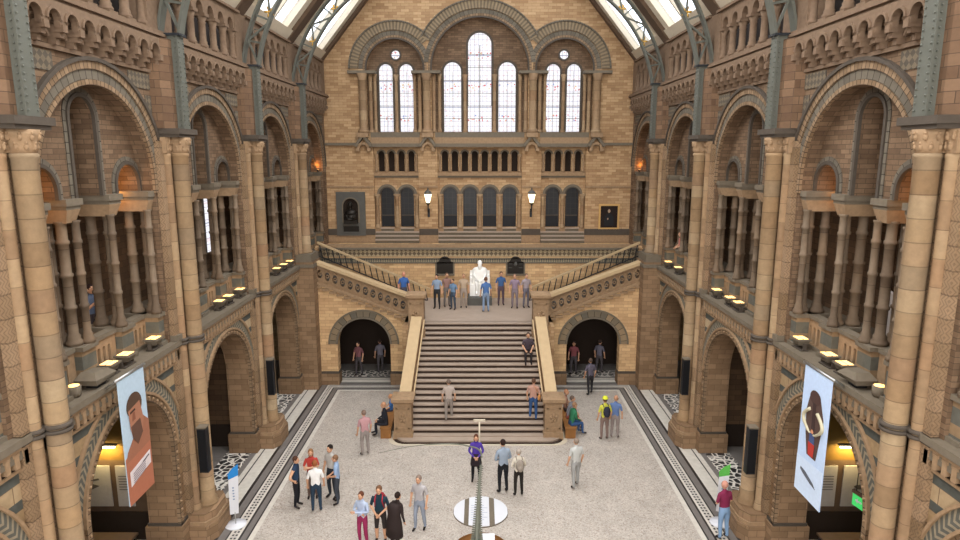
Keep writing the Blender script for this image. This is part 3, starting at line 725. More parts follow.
# recessed loggia and arcade panels
wi = 10
for a, b in RX:
    ctr = (a + b) / 2; wide = b - a > 3; nl = 8 if wide else 4; na = 4 if wide else 2
    lo = [ctr + (k - (nl - 1) / 2) * .535 for k in range(nl)]; ar = [ctr + (k - (na - 1) / 2) * 1.07 for k in range(na)]
    YR = YB + .22
    mb = MB(); wall(mb, back(YR), a, b, 6.0, 11.12, .35, [('arch', c, .17, 9.82, 10.75) for c in lo] + [('arch', c, .37, 6.82, 8.6) for c in ar]); mb.obj('arcade_panel', 'brick_back', wb)
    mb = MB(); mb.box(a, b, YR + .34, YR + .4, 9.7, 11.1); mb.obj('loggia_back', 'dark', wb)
    mb = MB()
    for c in lo: ring(mb, back(YR), c, 10.75, .16, .25, -.05, .02, 0, 0, 10)
    for c in ar: ring(mb, back(YR), c, 8.6, .36, .43, -.1, .02, 1, 0, 14); ring(mb, back(YR), c, 8.6, .43, .55, -.06, .02, 0, 0, 14)
    mb.box(a, b, YR - .14, YR, 9.6, 9.72, 2); mb.box(a, b, YR - .08, YR, 9.5, 9.6, 0); mb.box(a, b, YR - .08, YR, 9.72, 9.8, 2)
    mb.obj('arcade_moulding', ['trim_grey', 'trim_dark', 'trim'], wb)
    for k in range(nl + 1):
        x = ctr + (k - nl / 2) * .535
        mb = MB(); mb.lathe([(.09, 9.8), (.09, 9.86), (.06, 9.92), (.055, 10.5), (.08, 10.54), (.06, 10.58), (.1, 10.74)], x, YR - .05, 10); mb.obj('loggia_colonnette', 'trim', wb)
    for k in range(na + 1):
        x = ctr + (k - na / 2) * 1.07
        mb = MB(); mb.box(x - .17, x + .17, YR - .2, YR + .05, 6.2, 6.78, 1); mb.lathe([(.15, 6.78), (.15, 6.86), (.11, 6.92), (.1, 8.3), (.12, 8.33), (.1, 8.38), (.16, 8.55)], x, YR - .1, 10); mb.box(x - .17, x + .17, YR - .22, YR, 8.55, 8.63)
        mb.obj('arcade_column', ['shaft_thin', 'trim'], wb)
    mb = MB(); nst = 4      # steps up into the openings
    for k in range(nst): mb.box(a + .02, b - .02, YR - .47 + k * .12, YR + .3, 6.0 + k * .2, 6.15 + k * .2, 1); mb.box(a + .02, b - .02, YR - .52 + k * .12, YR + .3, 6.14 + k * .2, 6.2 + k * .2)
    mb.obj('threshold_steps', ['stair', 'trim_grey'], wb)
    for c in ar:
        mb = MB(); mb.poly([(c - .38, YR + .25, 6.8), (c + .38, YR + .25, 6.8)] + [(c + .38 * cos(t_), YR + .25, 8.6 + .38 * sin(t_)) for t_ in [pi * k / 12 for k in range(13)]], (0, .04, 0))
        wo = struct(mb, 'window_%d' % wi, 'dark_glass'); wi += 1
        mb = MB(); mb.box(c - .37, c + .37, YR + .2, YR + .25, 7.42, 7.47); mb.box(c - .36, c + .36, YR + .22, YR + .25, 6.83, 7.42, 1); mb.obj('window_frame', ['trim_dark', 'black'], wo)
# lower end wall behind the landing
YL = 32.5
mb = MB(); mb.box(-12.5, 12.5, YL, YL + 2.4, 0, 5.98); wlb = struct(mb, 'wall_back', 'brick_gold')
mb = MB(); mb.box(-W, W, YL - .03, YL, 5.58, 5.92, 0); mb.box(-W, W, YL - .02, YL, 5.28, 5.45, 1); mb.box(-W, W, YL - .06, YL, 5.45, 5.5, 2); mb.box(-W, W, YL - .06, YL, 5.22, 5.28, 2)
mb.obj('patterned_frieze', ['frieze', 'frieze_small', 'trim_grey'], wlb)
mb = MB(); mb.box(-W, W, YL - .18, YL + .1, 5.94, 6.05, 0); mb.box(-W, W, YL - .12, YL + .1, 6.05, 6.2, 1); mb.obj('ledge', ['trim_grey', 'trim'], wlb)
# side-stair walls with archways
YS = 28.9
def flight(u): a = abs(u); return 3.3 if a < 3.3 else 3.3 + (a - 3.3) * .385
flight.breaks = (-3.3, 3.3)
for s in (-1, 1):
    mb = MB(); u0, u1 = sorted((s * 2.55, s * 7.55)); AC = s * 5.37
    wall(mb, back(YS), u0, u1, 0, flight, .5, [('arch', AC, 1.24, 0, 2.0)])
    ws = struct(mb, 'wall_back', 'brick_gold')
    mb = MB(); ring(mb, back(YS), AC, 2.0, 1.22, 1.3, -.05, .04, 1, 0, 24); ring(mb, back(YS), AC, 2.0, 1.3, 1.58, -.03, .04, 0, 0, 24); ring(mb, back(YS), AC, 2.0, 1.58, 1.66, -.07, .04, 1, 0, 24)
    mb.obj('archway_band', ['vous_alt', 'trim_grey'], ws)
    mb = MB()
    for a, b in ((3.1, 4.16), (6.58, 7.5)): mb.box(s * a, s * b, YS - .07, YS + .55, 0, .55); mb.box(s * a, s * b, YS - .05, YS + .5, .55, .66, 1)
    mb.obj('plinth', ['brick', 'trim_dark'], ws)
    mb = MB(); mb.box(s * 2.6, s * 3.3, 26.9, YS, 0, 3.4); mb.obj('landing_side', 'brick_back', ws)
    # dark passage behind the archway
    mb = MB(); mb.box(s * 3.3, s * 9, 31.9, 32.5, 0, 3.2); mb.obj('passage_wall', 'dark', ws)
    # flight: treads, soffit, stepped corbels
    mb = MB(); n = 12
    for k in range(n):
        x0 = 3.3 + k * .36; z = 3.4 + (k + 1) * .14
        mb.box(s * x0, s * (x0 + .4), YS + .25, 32.0, z - .5, z)
    mb.obj('side_flight_steps', 'trim_dark', ws)
    mb = MB()
    for k in range(13):
        x0 = 3.25 + k * .33; z = flight(x0)
        mb.box(s * x0, s * (x0 + .33), YS - .1, YS + .02, z - .12, z - .02)
    mb.obj('stepped_corbel', 'trim', ws)
    # pierced balustrade
    t = thing('pierced_stair_balustrade', 'sloping stone balustrade pierced with round rings, %s side flight' % SIDES[s], 'balustrade', (s * 5.3, YS, 3.3), 0, 'pierced balustrades of the side flights')
    def LL(mb, name, mat): o = mb.obj(name, mat, t); o.location = (-s * 5.3, -YS, -3.3); return o
    fz = lambda x: flight(x)
    mb = MB()
    for z0, z1, d0, d1 in ((-.04, .1, -.1, .35),): mb.poly([(s * 3.2, YS + d0, fz(3.2) + z0), (s * 7.42, YS + d0, fz(7.42) + z0), (s * 7.42, YS + d0, fz(7.42) + z1), (s * 3.2, YS + d0, fz(3.2) + z1)], (0, d1 - d0, 0))
    LL(mb, 'base_rail', 'trim')
    mb = MB(); mb.poly([(s * 3.15, YS - .16, fz(3.15) + .9), (s * 7.45, YS - .16, fz(7.45) + .9), (s * 7.45, YS - .16, fz(7.45) + 1.04), (s * 3.15, YS - .16, fz(3.15) + 1.04)], (0, .55, 0)); LL(mb, 'coping', 'trim_light')
    holes = [('circ', s * (3.5 + k * .345), .135, fz(3.5 + k * .345) + .5, 1.9) for k in range(12)]
    mb = MB(); lowf = lambda u: fz(u) + .08; hi = lambda u: fz(u) + .92
    uu = sorted((s * 3.2, s * 7.42)); wall(mb, back(YS + .02), uu[0], uu[1], lowf, hi, .22, holes, n=10)
    LL(mb, 'pierced_panel', 'trim')
    for k in range(12):
        x = 3.5 + k * .345; mb = MB(); zc = fz(x) + .5; ring(mb, lambda u, d, z: (u, YS + .02 + d, zc + (z - zc) * 1.8), s * x, zc, .12, .16, -.06, .02, 0, 0, 16, 0, 2 * pi); ring(mb, back(YS + .02), s * x, zc, .05, .08, -.02, .06, 0, 0, 10, 0, 2 * pi); LL(mb, 'pierced_ring', 'trim')
    # far handrail with iron balusters
    t = thing('far_stair_railing', 'thin sloping stone handrail on dark iron balusters, far edge of %s side flight' % SIDES[s], 'railing', (s * 5.3, 31.9, 3.4), 0, 'far railings of the side flights')
    def LF(mb, name, mat): o = mb.obj(name, mat, t); o.location = (-s * 5.3, -31.9, -3.4); return o
    fr = lambda x: 3.92 + (x - 2.45) * .425
    mb = MB(); mb.poly([(s * 2.45, 31.82, fr(2.45)), (s * 8.1, 31.82, fr(8.1)), (s * 8.1, 31.82, fr(8.1) + .1), (s * 2.45, 31.82, fr(2.45) + .1)], (0, .16, 0)); LF(mb, 'handrail', 'trim_light')
    mb = MB(); mb.poly([(s * 2.45, 31.84, fr(2.45) - .62), (s * 8.1, 31.84, fr(8.1) - .62), (s * 8.1, 31.84, fr(8.1) - .58), (s * 2.45, 31.84, fr(2.45) - .58)], (0, .08, 0)); LF(mb, 'lower_rail', 'iron_dark')
    for k in range(18):
        x = 2.6 + k * .31; mb = MB(); mb.tube([(s * x, 31.88, fr(x) - .6), (s * (x + .12), 31.88, fr(x) + .03)], .025, 5); LF(mb, 'iron_baluster', 'iron_dark')
# landing
mb = MB(); mb.box(-3.3, 3.3, 27.63, YL, 0, 3.4); struct(mb, 'floor', 'stair')

# ================================================================ main staircase
t = thing('grand_staircase', 'broad straight stone staircase with dark risers rising to the landing', 'staircase', (0, 25, 0))
N = 21
for k in range(N):
    f = k / (N - 1); y0 = 22.95 + k * (27.63 - 22.95) / N; hw = 2.72 - .3 * f; z = (k + 1) * 3.4 / N; dz = 3.4 / N
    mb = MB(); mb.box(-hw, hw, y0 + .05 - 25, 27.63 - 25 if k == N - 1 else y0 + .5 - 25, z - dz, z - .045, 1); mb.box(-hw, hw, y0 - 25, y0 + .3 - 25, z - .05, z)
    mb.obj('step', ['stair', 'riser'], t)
mb = MB(); r = .5
pts = []
for (cx, a0, a1) in ((2.75, -pi / 2, 0), (-2.75, pi, 1.5 * pi)):
    pts += [(cx + r * cos(a0 + (a1 - a0) * i / 6), -2.05 + .1 + r * sin(a0 + (a1 - a0) * i / 6), 0) for i in range(7)]
pts = pts[:7] + [(3.25, -1.2, 0), (-3.25, -1.2, 0)] + pts[7:]
mb.poly(pts, (0, 0, .06)); mb.poly([(p[0] * .97, p[1] + .06, .06) for p in pts], (0, 0, .06), 1)
mb.obj('bottom_platform', ['riser', 'stair'], t)
mb = MB(); mb.poly([(p[0] * 1.05, p[1] - .1 + 25, .0) for p in pts], (0, 0, .012)); struct(mb, 'trim_1', 'cream')
for s in (-1, 1):
    t = thing('stair_balustrade', 'broad pale sloping stone parapet with carved end piers, %s edge of the main stairs' % SIDES[s], 'balustrade', (s * 2.8, 25, 0), 0, 'parapets of the main stairs')
    def LB(mb, name, mat): o = mb.obj(name, mat, t); o.location = (-s * 2.8, -25, 0); return o
    y0, z0, y1, z1 = 23.5, 1.42, 26.85, 3.86
    x0, x1 = 2.86, 2.66
    def sk(mb, a, b, za, zb, mi=0):   # skewed prism following the tapering stairs, x offset a..b
        vs = [(s * (X + a), y, zz + za) for X, y, zz in ((x0, y0, z0), (x1, y1, z1))] + [(s * (X + b), y, zz + za) for X, y, zz in ((x0, y0, z0), (x1, y1, z1))]
        vs += [(v[0], v[1], (z0 if i % 2 == 0 else z1) + zb if zb is not None else 0) for i, v in enumerate(vs)]
        mb.add(vs, [(0, 1, 3, 2), (4, 6, 7, 5), (0, 2, 6, 4), (1, 5, 7, 3), (0, 4, 5, 1), (2, 3, 7, 6)], mi)
    mb = MB(); sk(mb, -.16, .2, -.1, None); LB(mb, 'parapet_wall', 'brick_back')
    mb = MB(); sk(mb, -.22, .24, -.12, 0); LB(mb, 'coping', 'trim_light')
    mb = MB(); sk(mb, -.34, -.29, -.22, -.14); LB(mb, 'inner_handrail', 'trim_light')
    for (cx, cy, zb, zt, nm) in ((2.87, 23.25, 0, 1.72, 'bottom_pier'), (2.7, 27.2, 2.9, 4.86, 'top_pier')):
        a = .33
        mb = MB(); mb.box(s * (cx - a - .05), s * (cx + a + .05), cy - a - .05, cy + a + .05, zb, zb + .32); mb.box(s * (cx - a), s * (cx + a), cy - a, cy + a, zb + .32, zt - .28)
        mb.frustum(s * cx, cy, zt - .28, zt - .18, a, a, a + .09, a + .09); mb.box(s * (cx - a - .1), s * (cx + a + .1), cy - a - .1, cy + a + .1, zt - .18, zt - .06); mb.frustum(s * cx, cy, zt - .06, zt, a + .1, a + .1, a - .1, a - .1)
        zl, zh = zb + .45, zt - .42
        # raised frame and carved relief on the front
        for (u0, u1, v0, v1) in ((-.26, .26, zl, zl + .06), (-.26, .26, zh - .06, zh), (-.26, -.2, zl, zh), (.2, .26, zl, zh)): mb.box(s * (cx + u0), s * (cx + u1), cy - a - .03, cy - a, v0, v1)
        p = LB(mb, nm, 'trim_light' if nm == 'x' else 'trim')
        mb = MB(); zc = (zl + zh) / 2
        for j in range(5): aa = j * 2 * pi / 5 + .3; mb.ball((s * cx + .1 * cos(aa), cy - a - .01, zc + .13 * sin(aa)), .06, .03, .08, n=6)
        mb.ball((s * cx, cy - a - .01, zc), .06, .04, .06, n=6)
        o = mb.obj('carved_relief', 'trim', p)
    mb = MB(); mb.box(s * 2.5, s * 2.9, 27.5, 28.9, 3.4, 4.3); mb.box(s * 2.45, s * 2.95, 27.5, 28.95, 4.3, 4.42, 1); LB(mb, 'landing_parapet', ['trim', 'trim_light'])
# ================================================================ fixtures and fittings
def fabric(c, n=[0]):
    k = 'cloth_' + c
    if k not in M: M[k] = plain(k, c, .85, var=.1, scale=12)
    return k
# floodlights on the balcony ledges
def make_flood(big=False):
    t = thing('floodlight', 'floodlight', 'floodlight', (0, 0, 5.86), 0, 'lit floodlights on the balcony ledges')
    mb = MB(); mb.frustum(0, 0, .12, .27, .1, .12, .17, .19); mb.box(-.18, .18, -.2, .2, .25, .29); mb.obj('housing', 'trim_grey', t)
    mb = MB()
    for x in (-.13, .01): mb.box(x, x + .11, -.15, .15, .285, .3)
    mb.obj('lit_lens', 'lamp', t)
    mb = MB(); mb.box(-.05, .05, -.24, -.22, 0, .2); mb.box(-.05, .05, .22, .24, 0, .2); mb.box(-.1, .1, -.24, .24, 0, .03); mb.obj('bracket', 'trim_dark', t)
    return t
fl0 = make_flood(); first = True
FL = {-1: [(14.48, 1), (13.8, 1), (15.8, 1), (20.0, 2), (20.75, 2), (21.8, 2), (25.9, 3), (26.85, 3), (27.7, 3)], 1: [(14.45, 1), (13.8, 1), (15.8, 1), (20.5, 2), (19.8, 2), (21.7, 2), (27.5, 3), (26.1, 3)]}
BN = {1: 'nearest full bay', 2: 'second full bay', 3: 'bay by side stairs'}
for s in (-1, 1):
    cnt = {}
    for y, b in FL[s]:
        sib = sorted(q for q, b2 in FL[s] if b2 == b); i = sib.index(y); pos = ['nearest the viewer', 'middle one' if len(sib) == 3 else 'farther one', 'farthest one'][i]
        lab = 'lit floodlight on %s balcony ledge, %s, %s' % (SIDES[s], BN[b], pos)
        o = fl0 if first else dup(fl0, (0, 0, 0)); first = False
        o.location = (s * 8.28, y, 5.862); o['label'] = lab
for s in (-1, 1):
    t = thing('pot_lamp', 'glowing round pot lamp on the %s balcony ledge' % SIDES[s], 'lamp', (s * 8.28, 12.5, 5.862), 0, 'pot lamps on the ledges')
    mb = MB(); mb.lathe([(.1, 0), (.13, .05), (.14, .24)], 0, 0, 14); mb.obj('pot', 'trim_grey', t)
    mb = MB(); mb.lathe([(.11, .24), (.11, .25)], 0, 0, 14); mb.obj('glowing_lens', 'lamp', t)
    mb = MB(); mb.add([(-.2, -.3, .1), (.2, -.3, .1), (.2, .35, .1), (-.2, .35, .1), (-.26, -.34, .22), (.22, -.34, .22), (.24, .4, .2), (-.28, .36, .2), (-.18, -.2, .36), (.12, -.2, .36), (.14, .24, .33), (-.16, .22, .33)],
        [(3, 2, 1, 0)] + [(i, (i + 1) % 4, 4 + (i + 1) % 4, 4 + i) for i in range(4)] + [(4 + i, 4 + (i + 1) % 4, 8 + (i + 1) % 4, 8 + i) for i in range(4)] + [(8, 9, 10, 11)])
    t = thing('projector', 'bulky grey projector housing on the %s balcony ledge behind the banner' % SIDES[s], 'projector', (s * 8.22, 13.15, 5.862), 0, 'projector housings on the ledges')
    mb.obj('housing', 'trim_grey', t); mb = MB(); mb.box(-.12, .12, -.15, .15, 0, .12); mb.obj('foot', 'black', t)
    for b, c in ((1, BAYS[1]), (2, BAYS[2])):
        tag(MB().box(s * 8.1 - .14, s * 8.1 + .14, c + 2.25, c + 2.6, 5.862, 6.02).obj('junction_box', 'trim_grey'), 'grey box on the %s balcony ledge beside the %s column' % (SIDES[s], {1: 'second', 2: 'third'}[b]), 'box', 'grey boxes on the ledges')
# column loudspeakers
for s, y, z0, z1, lab in ((-1, 16.62, 2.05, 3.35, 'second'), (1, 16.62, 2.0, 3.35, 'second'), (-1, 22.42, 2.05, 3.38, 'third'), (1, 22.42, 2.05, 3.4, 'third')):
    t = thing('column_loudspeaker', 'tall black line loudspeaker on the %s column of the %s side' % (lab, SIDES[s]), 'loudspeaker', (s * 7.6, y, z0), 0, 'black column loudspeakers')
    mb = MB(); mb.box(-.12, .12, -.12, .1, 0, z1 - z0); mb.obj('cabinet', 'black', t)
    mb = MB(); mb.box(-.13, .13, -.14, .12, z1 - z0, z1 - z0 + .04); mb.obj('top_cap', 'trim_grey', t)
    mb = MB(); mb.box(-.1, .1, -.135, -.12, .05, z1 - z0 - .05); mb.obj('grille', fabric('0e0e10'), t)
# banners
def banner(s, y0, y1, z0, z1, label):
    X = s * 7.62
    t = thing('hanging_banner', label, 'banner', (X, (y0 + y1) / 2, z1), 0)
    w_, h_ = y1 - y0, z1 - z0
    f = -s      # the printed side faces the hall; seen from the viewer too
    P = lambda u, v, o: (f * o, -w_ / 2 + u * w_ if s > 0 else w_ / 2 - u * w_, -v * h_)
    def pl(pts, o, name, mat, parent): return MB().poly([P(u, v, .012 + o * .004) for u, v in pts], (f * .003, 0, 0)).obj(name, mat, parent)
    sh = MB().box(-.01, .01, -w_ / 2, w_ / 2, -h_, 0).obj('banner_sheet', fabric('a9bccb' if s < 0 else 'b9cdea'), t)
    mb = MB(); mb.tube([(0, -w_ / 2 - .08, .03), (0, w_ / 2 + .08, .03)], .035, 8); mb.obj('top_rail', 'metal', t)
    mb = MB()
    for q in (-1, 1): mb.tube([(0, q * w_ * .35, .03), (s * .42, q * w_ * .35, 5.78 - z1)], .025, 6)
    mb.obj('bracket', 'metal', t)
    # u runs along the sheet away from the viewer's far edge, v down
    if s < 0:
        g = lambda pts: [(1 - u, v) for u, v in pts]
        pl(g([(0, .62), (.3, .58), (.6, .55), (1, .58), (1, 1), (0, 1)]), 0, 'printed_ground', fabric('a3654c'), sh)
        pl(g([(.35, .5), (.3, .42), (.75, .36), (1, .44), (1, .62), (0, .66), (.1, .58)]), 1, 'printed_shoulder', fabric('93614a'), sh)
        el = lambda cx, cy, rx, ry, n=18, ph=0: [(cx + rx * cos(2 * pi * k / n) + ph * ry * sin(2 * pi * k / n), cy + ry * sin(2 * pi * k / n)) for k in range(n)]
        pl(g(el(.5, .25, .3, .1)), 2, 'printed_hair', fabric('4f3a2c'), sh)
        pl(g([(.25, .27), (.7, .24), (.8, .4), (.7, .5), (.42, .53), (.28, .42)]), 3, 'printed_face', fabric('9b6a52'), sh)
        pl(g([(.3, .4), (.66, .38), (.72, .5), (.5, .57), (.34, .5)]), 4, 'printed_beard', fabric('5c4033'), sh)
        pl(g([(.3, .285), (.5, .275), (.5, .29), (.3, .3)]), 5, 'printed_brow', fabric('38271e'), sh)
        pl(g([(.4, .3), (.47, .3), (.48, .36), (.36, .365)]), 5, 'printed_nose', fabric('7d4e3b'), sh)
        pl(g([(.1, .74), (.93, .69), (.93, .8), (.1, .86)]), 2, 'printed_text_panel', fabric('cfc4c4'), sh)
        mb = MB()
        for k in range(5): v = .755 + k * .018; mb.poly([P(1 - a, b, .03) for a, b in ((.2, v + .012), (.7, v - .02), (.7, v - .015), (.2, v + .017))], (f * .003, 0, 0))
        mb.obj('printed_text_line', fabric('6a5f66'), sh)
        mb = MB(); mb.poly([P(1 - a, b, .03) for a, b in ((.6, .735), (.86, .715), (.86, .725), (.6, .745))], (f * .003, 0, 0)); mb.obj('printed_heading', fabric('3f3a44'), sh)
    else:
        g = lambda pts: pts
        el = lambda cx, cy, rx, ry, n=18: [(cx + rx * cos(2 * pi * k / n), cy + ry * sin(2 * pi * k / n)) for k in range(n)]
        G = lambda pts: [(1 - u, v) for u, v in pts]
        pl(G([(0, .72), (1, .7), (1, 1), (0, 1)]), 0, 'printed_snow', fabric('c6d6ec'), sh)
        pl(G(el(.5, .2, .2, .055)), 2, 'printed_mammoth_head', fabric('4a3530'), sh)
        pl(G([(.3, .2), (.7, .2), (.85, .33), (.78, .5), (.7, .66), (.36, .66), (.25, .5), (.2, .33)]), 1, 'printed_mammoth_body', fabric('54403a'), sh)
        pl(G([(.44, .24), (.56, .24), (.58, .5), (.46, .5)]), 3, 'printed_trunk', fabric('3c2b28'), sh)
        for q, nm in ((-1, 'tusk'), (1, 'tusk')):
            mb = MB(); pts = [P(1 - (.5 + q * (.14 + .22 * sin(pi * k / 12))), .3 + .17 * k / 12, .03) for k in range(13)] + [P(1 - (.5 + q * (.14 - .1 * k / 5)), .47 + .01 * sin(pi * k / 5), .03) for k in range(1, 5)]
            mb.tube(pts, [.045] * 10 + [.035] * 3 + [.02] * 4, 6, flat=.9); mb.obj('printed_tusk', fabric('b9b196'), sh)
        pl(G([(.42, .48), (.6, .48), (.62, .56), (.42, .56)]), 4, 'printed_jacket', fabric('44527a'), sh)
        pl(G([(.4, .55), (.64, .55), (.62, .65), (.43, .65)]), 5, 'printed_red_garment', fabric('b0382f'), sh)
        pl(G(el(.51, .46, .05, .015)), 5, 'printed_head', fabric('c98d6a'), sh)
        pl(G([(.2, .79), (.4, .8), (.7, .84), (.8, .87), (.6, .86), (.3, .83), (.18, .81)]), 2, 'printed_dark_marking', fabric('5a5e68'), sh)
    return t
banner(-1, 12.9, 13.95, 3.15, 6.03, 'tall banner with a weathered brown face on blue sky, hanging on the left')
banner(1, 13.04, 14.18, 2.94, 6.0, 'tall pale blue banner with a tusked mammoth and red figure, hanging right')
# alcove posters, tubes, dado, exit sign
for s in (-1, 1):
    ps = [(9.45, 10.02), (10.2, 11.4)] if s > 0 else [(9.62, 10.08), (10.24, 11.5)]
    for i, (a, b) in enumerate(ps):
        t = thing('wall_poster', '%s pale grey display panel on the alcove wall, %s side' % (['narrow', 'wide'][i], SIDES[s]), 'panel', (s * (a + b) / 2, 16.54, 1.03), 0)
        h = (b - a) / 2; MB().box(-h, h, -.03, 0, 0, 1.22).obj('panel', fabric('a09c9a'), t)
        mb = MB()
        if i:
            mb.poly([(-h * .5, -.035, .62), (h * .1, -.035, .7), (h * .5, -.035, .62), (h * .1, -.035, .5), (-h * .3, -.035, .52)], (0, .003, 0)); mb.poly([(-.1, -.035, .78), (.3, -.035, .85), (.32, -.035, .8), (-.08, -.035, .72)], (0, .003, 0))
        else:
            for k in range(6): mb.box(-h * .7, h * .7, -.035, -.03, .5 + k * .08, .52 + k * .08)
        mb.obj('printed_drawing', fabric('55504f'), t)
    mb = MB(); mb.box(s * 9.0, s * 12.5, 16.56, 16.6, 2.4, 5.4); mb.obj('upper_boarding', 'brown_panel').__setitem__('kind', 'structure')
    mb = MB(); mb.box(s * 9.0, s * 12.5, 16.56, 16.6, .85, 2.4); o = mb.obj('lower_boarding', 'wood_dark'); o['kind'] = 'structure'; o.name = 'trim_2'
    t = thing('strip_light', 'lit warm fluorescent strip light in the %s alcove' % SIDES[s], 'light', (s * 10.32, 16.4, 2.88), 0, 'strip lights in the alcoves')
    MB().box(-.37, .37, -.03, .03, -.03, .03).obj('tube', 'tube', t); MB().box(-.42, .42, -.04, .05, .03, .08).obj('fitting', 'metal', t)
    l = bpy.data.lights.new('strip_glow', 'AREA'); l.shape = 'RECTANGLE'; l.size = .7; l.size_y = .1; l.energy = 28; l.color = (1, .74, .3)
    lo = bpy.data.objects.new('strip_glow', l); COL.objects.link(lo); lo.location = (s * 10.32, 16.32, 2.84); lo.rotation_euler = (R(35), 0, 0)
    t = thing('low_bench', 'dark low bench with pale slats in the %s alcove' % SIDES[s], 'bench', (s * 10.3, 15.9, 0), 0, 'alcove benches')
    MB().box(-.9, .9, -.25, .25, .4, .46).obj('seat', 'wood_dark', t); MB().box(-.9, .9, -.27, -.25, .3, .34).obj('pale_slat', 'trim_light', t)
    for x in (-.8, .8):
        for y in (-.2, .2): MB().box(x - .04, x + .04, y - .04, y + .04, 0, .4).obj('leg', 'black', t)
t = thing('exit_sign', 'lit green exit sign with pictogram hanging in the right alcove', 'sign', (9.1, 13.82, 2.5), R(12))
MB().box(-.02, .02, -.33, .33, 0, .3).obj('sign_box', 'exit', t)
MB().box(-.03, .03, -.35, .35, .3, .38).obj('top_housing', 'wood_dark', t)
mb = MB(); mb.ball((-.03, -.12, .24), .005, .03, .03, n=8); mb.poly([(-.024, -.16, .21), (-.024, -.06, .2), (-.024, -.1, .1), (-.024, -.02, .04), (-.024, -.06, .03), (-.024, -.15, .1), (-.024, -.2, .04), (-.024, -.22, .06), (-.024, -.16, .14)], (-.004, 0, 0)); mb.poly([(-.024, .04, .14), (-.024, .16, .14), (-.024, .16, .09), (-.024, .24, .16), (-.024, .16, .23), (-.024, .16, .18), (-.024, .04, .18)], (-.004, 0, 0)); mb.obj('white_pictogram', 'white', t)
mb = MB()
for y in (-.25, .25): mb.tube([(0, y, .38), (0, y, 2.9)], .01, 5)
mb.obj('hanging_rod', 'black', t)
# warm uplights hidden in the gallery
for (x, y, z, e, c) in ((-8.95, 15.8, 9.9, 7, (1, .45, .12)), (-8.95, 12.5, 9.9, 6, (1, .45, .12)), (8.95, 15.8, 9.9, 3, (1, .45, .15)), (8.95, 12.5, 9.9, 5, (1, .45, .12)), (-8.45, 33.75, 10.2, 4, (1, .38, .08)), (8.45, 33.75, 10.2, 4, (1, .38, .08)),
    (-10.2, 14.2, 7.5, 6, (1, .7, .45)), (10.2, 14.2, 7.5, 6, (1, .7, .45)), (-10.2, 20, 7.5, 5, (1, .7, .45)), (10.2, 20, 7.5, 5, (1, .7, .45))):
    l = bpy.data.lights.new('gallery_lamp_glow', 'POINT'); l.energy = e * 2.2; l.color = c; l.shadow_soft_size = .08
    lo = bpy.data.objects.new('gallery_lamp_glow', l); COL.objects.link(lo); lo.location = (x, y, z)
for s in (-1, 1):
    t = thing('uplighter', 'glowing orange uplighter on the arcade capital at the far end, %s' % SIDES[s], 'lamp', (s * 8.3, 33.45, 9.86), 0, 'orange uplighters')
    MB().lathe([(.03, 0), (.06, .08), (.07, .1)], 0, 0, 10).obj('cup', 'black', t); MB().lathe([(.05, .1), (.05, .105)], 0, 0, 10).obj('lens', 'lamp', t)
# bright gallery window and pale board seen through the arcades
mb = MB(); mb.box(-11.4, -11.36, 25.9, 26.9, 6.7, 9.7); o = struct(mb, 'window_20', 'stained'); MB().box(-11.36, -11.3, 26.38, 26.42, 6.7, 9.7).obj('glazing_bar', 'trim_dark', o)
t = thing('display_board', 'pale grey freestanding board behind the gallery arcade on the right', 'board', (9.75, 14.75, 5.85), R(70)); MB().box(-.55, .55, -.03, .03, .1, 1.75).obj('board', fabric('b5aca6'), t)
mb = MB()
for x in (-.5, .5): mb.box(x - .03, x + .03, -.25, .25, 0, .1)
mb.obj('foot', 'black', t)
for s, dy in ((-1, 0), (1, 0)):
    mb = MB(); mb.box(s * 8.5, s * 12.4, 34.4, 35.1, 5.85, 13.6); struct(mb, 'wall_back', 'brick_dark')

# wall lanterns
def make_lantern():
    t = thing('wall_lantern', 'six sided glazed wall lantern on the left pilaster of the end wall', 'lantern', (C0 - 2.76, YB - .45, 7.75), 0, 'end wall lanterns')
    Z = 7.75; mb = MB(); mb.lathe([(.1, 8.2 - Z), (.2, 8.62 - Z), (.19, 8.66 - Z)], 0, 0, 6, smooth=False); mb.obj('lantern_glass', 'lantern', t)
    mb = MB(); mb.lathe([(.23, 8.66 - Z), (.17, 8.78 - Z), (.05, 8.88 - Z), (.02, 9.0 - Z)], 0, 0, 6, smooth=False); mb.obj('lantern_cap', 'slate', t)
    mb = MB()
    for k in range(6): a = k * pi / 3; mb.tube([(.1 * cos(a), .1 * sin(a), 8.2 - Z), (.205 * cos(a), .205 * sin(a), 8.64 - Z)], .012, 4)
    mb.lathe([(.03, 8.05 - Z), (.11, 8.18 - Z), (.1, 8.2 - Z)], 0, 0, 6); mb.obj('lantern_frame', 'iron_dark', t)
    mb = MB(); mb.tube([(0, 0, 8.06 - Z), (0, 0, 7.9 - Z), (0, .2, 7.72 - Z), (0, .44, 7.6 - Z)], .03, 6); mb.box(-.06, .06, .38, .44, -.35, .1); mb.obj('bracket', 'iron_dark', t); return t
lt = make_lantern(); dup(lt, (C0 + 2.76, YB - .45, 7.75), 0, 'six sided glazed wall lantern on the right pilaster of the end wall')
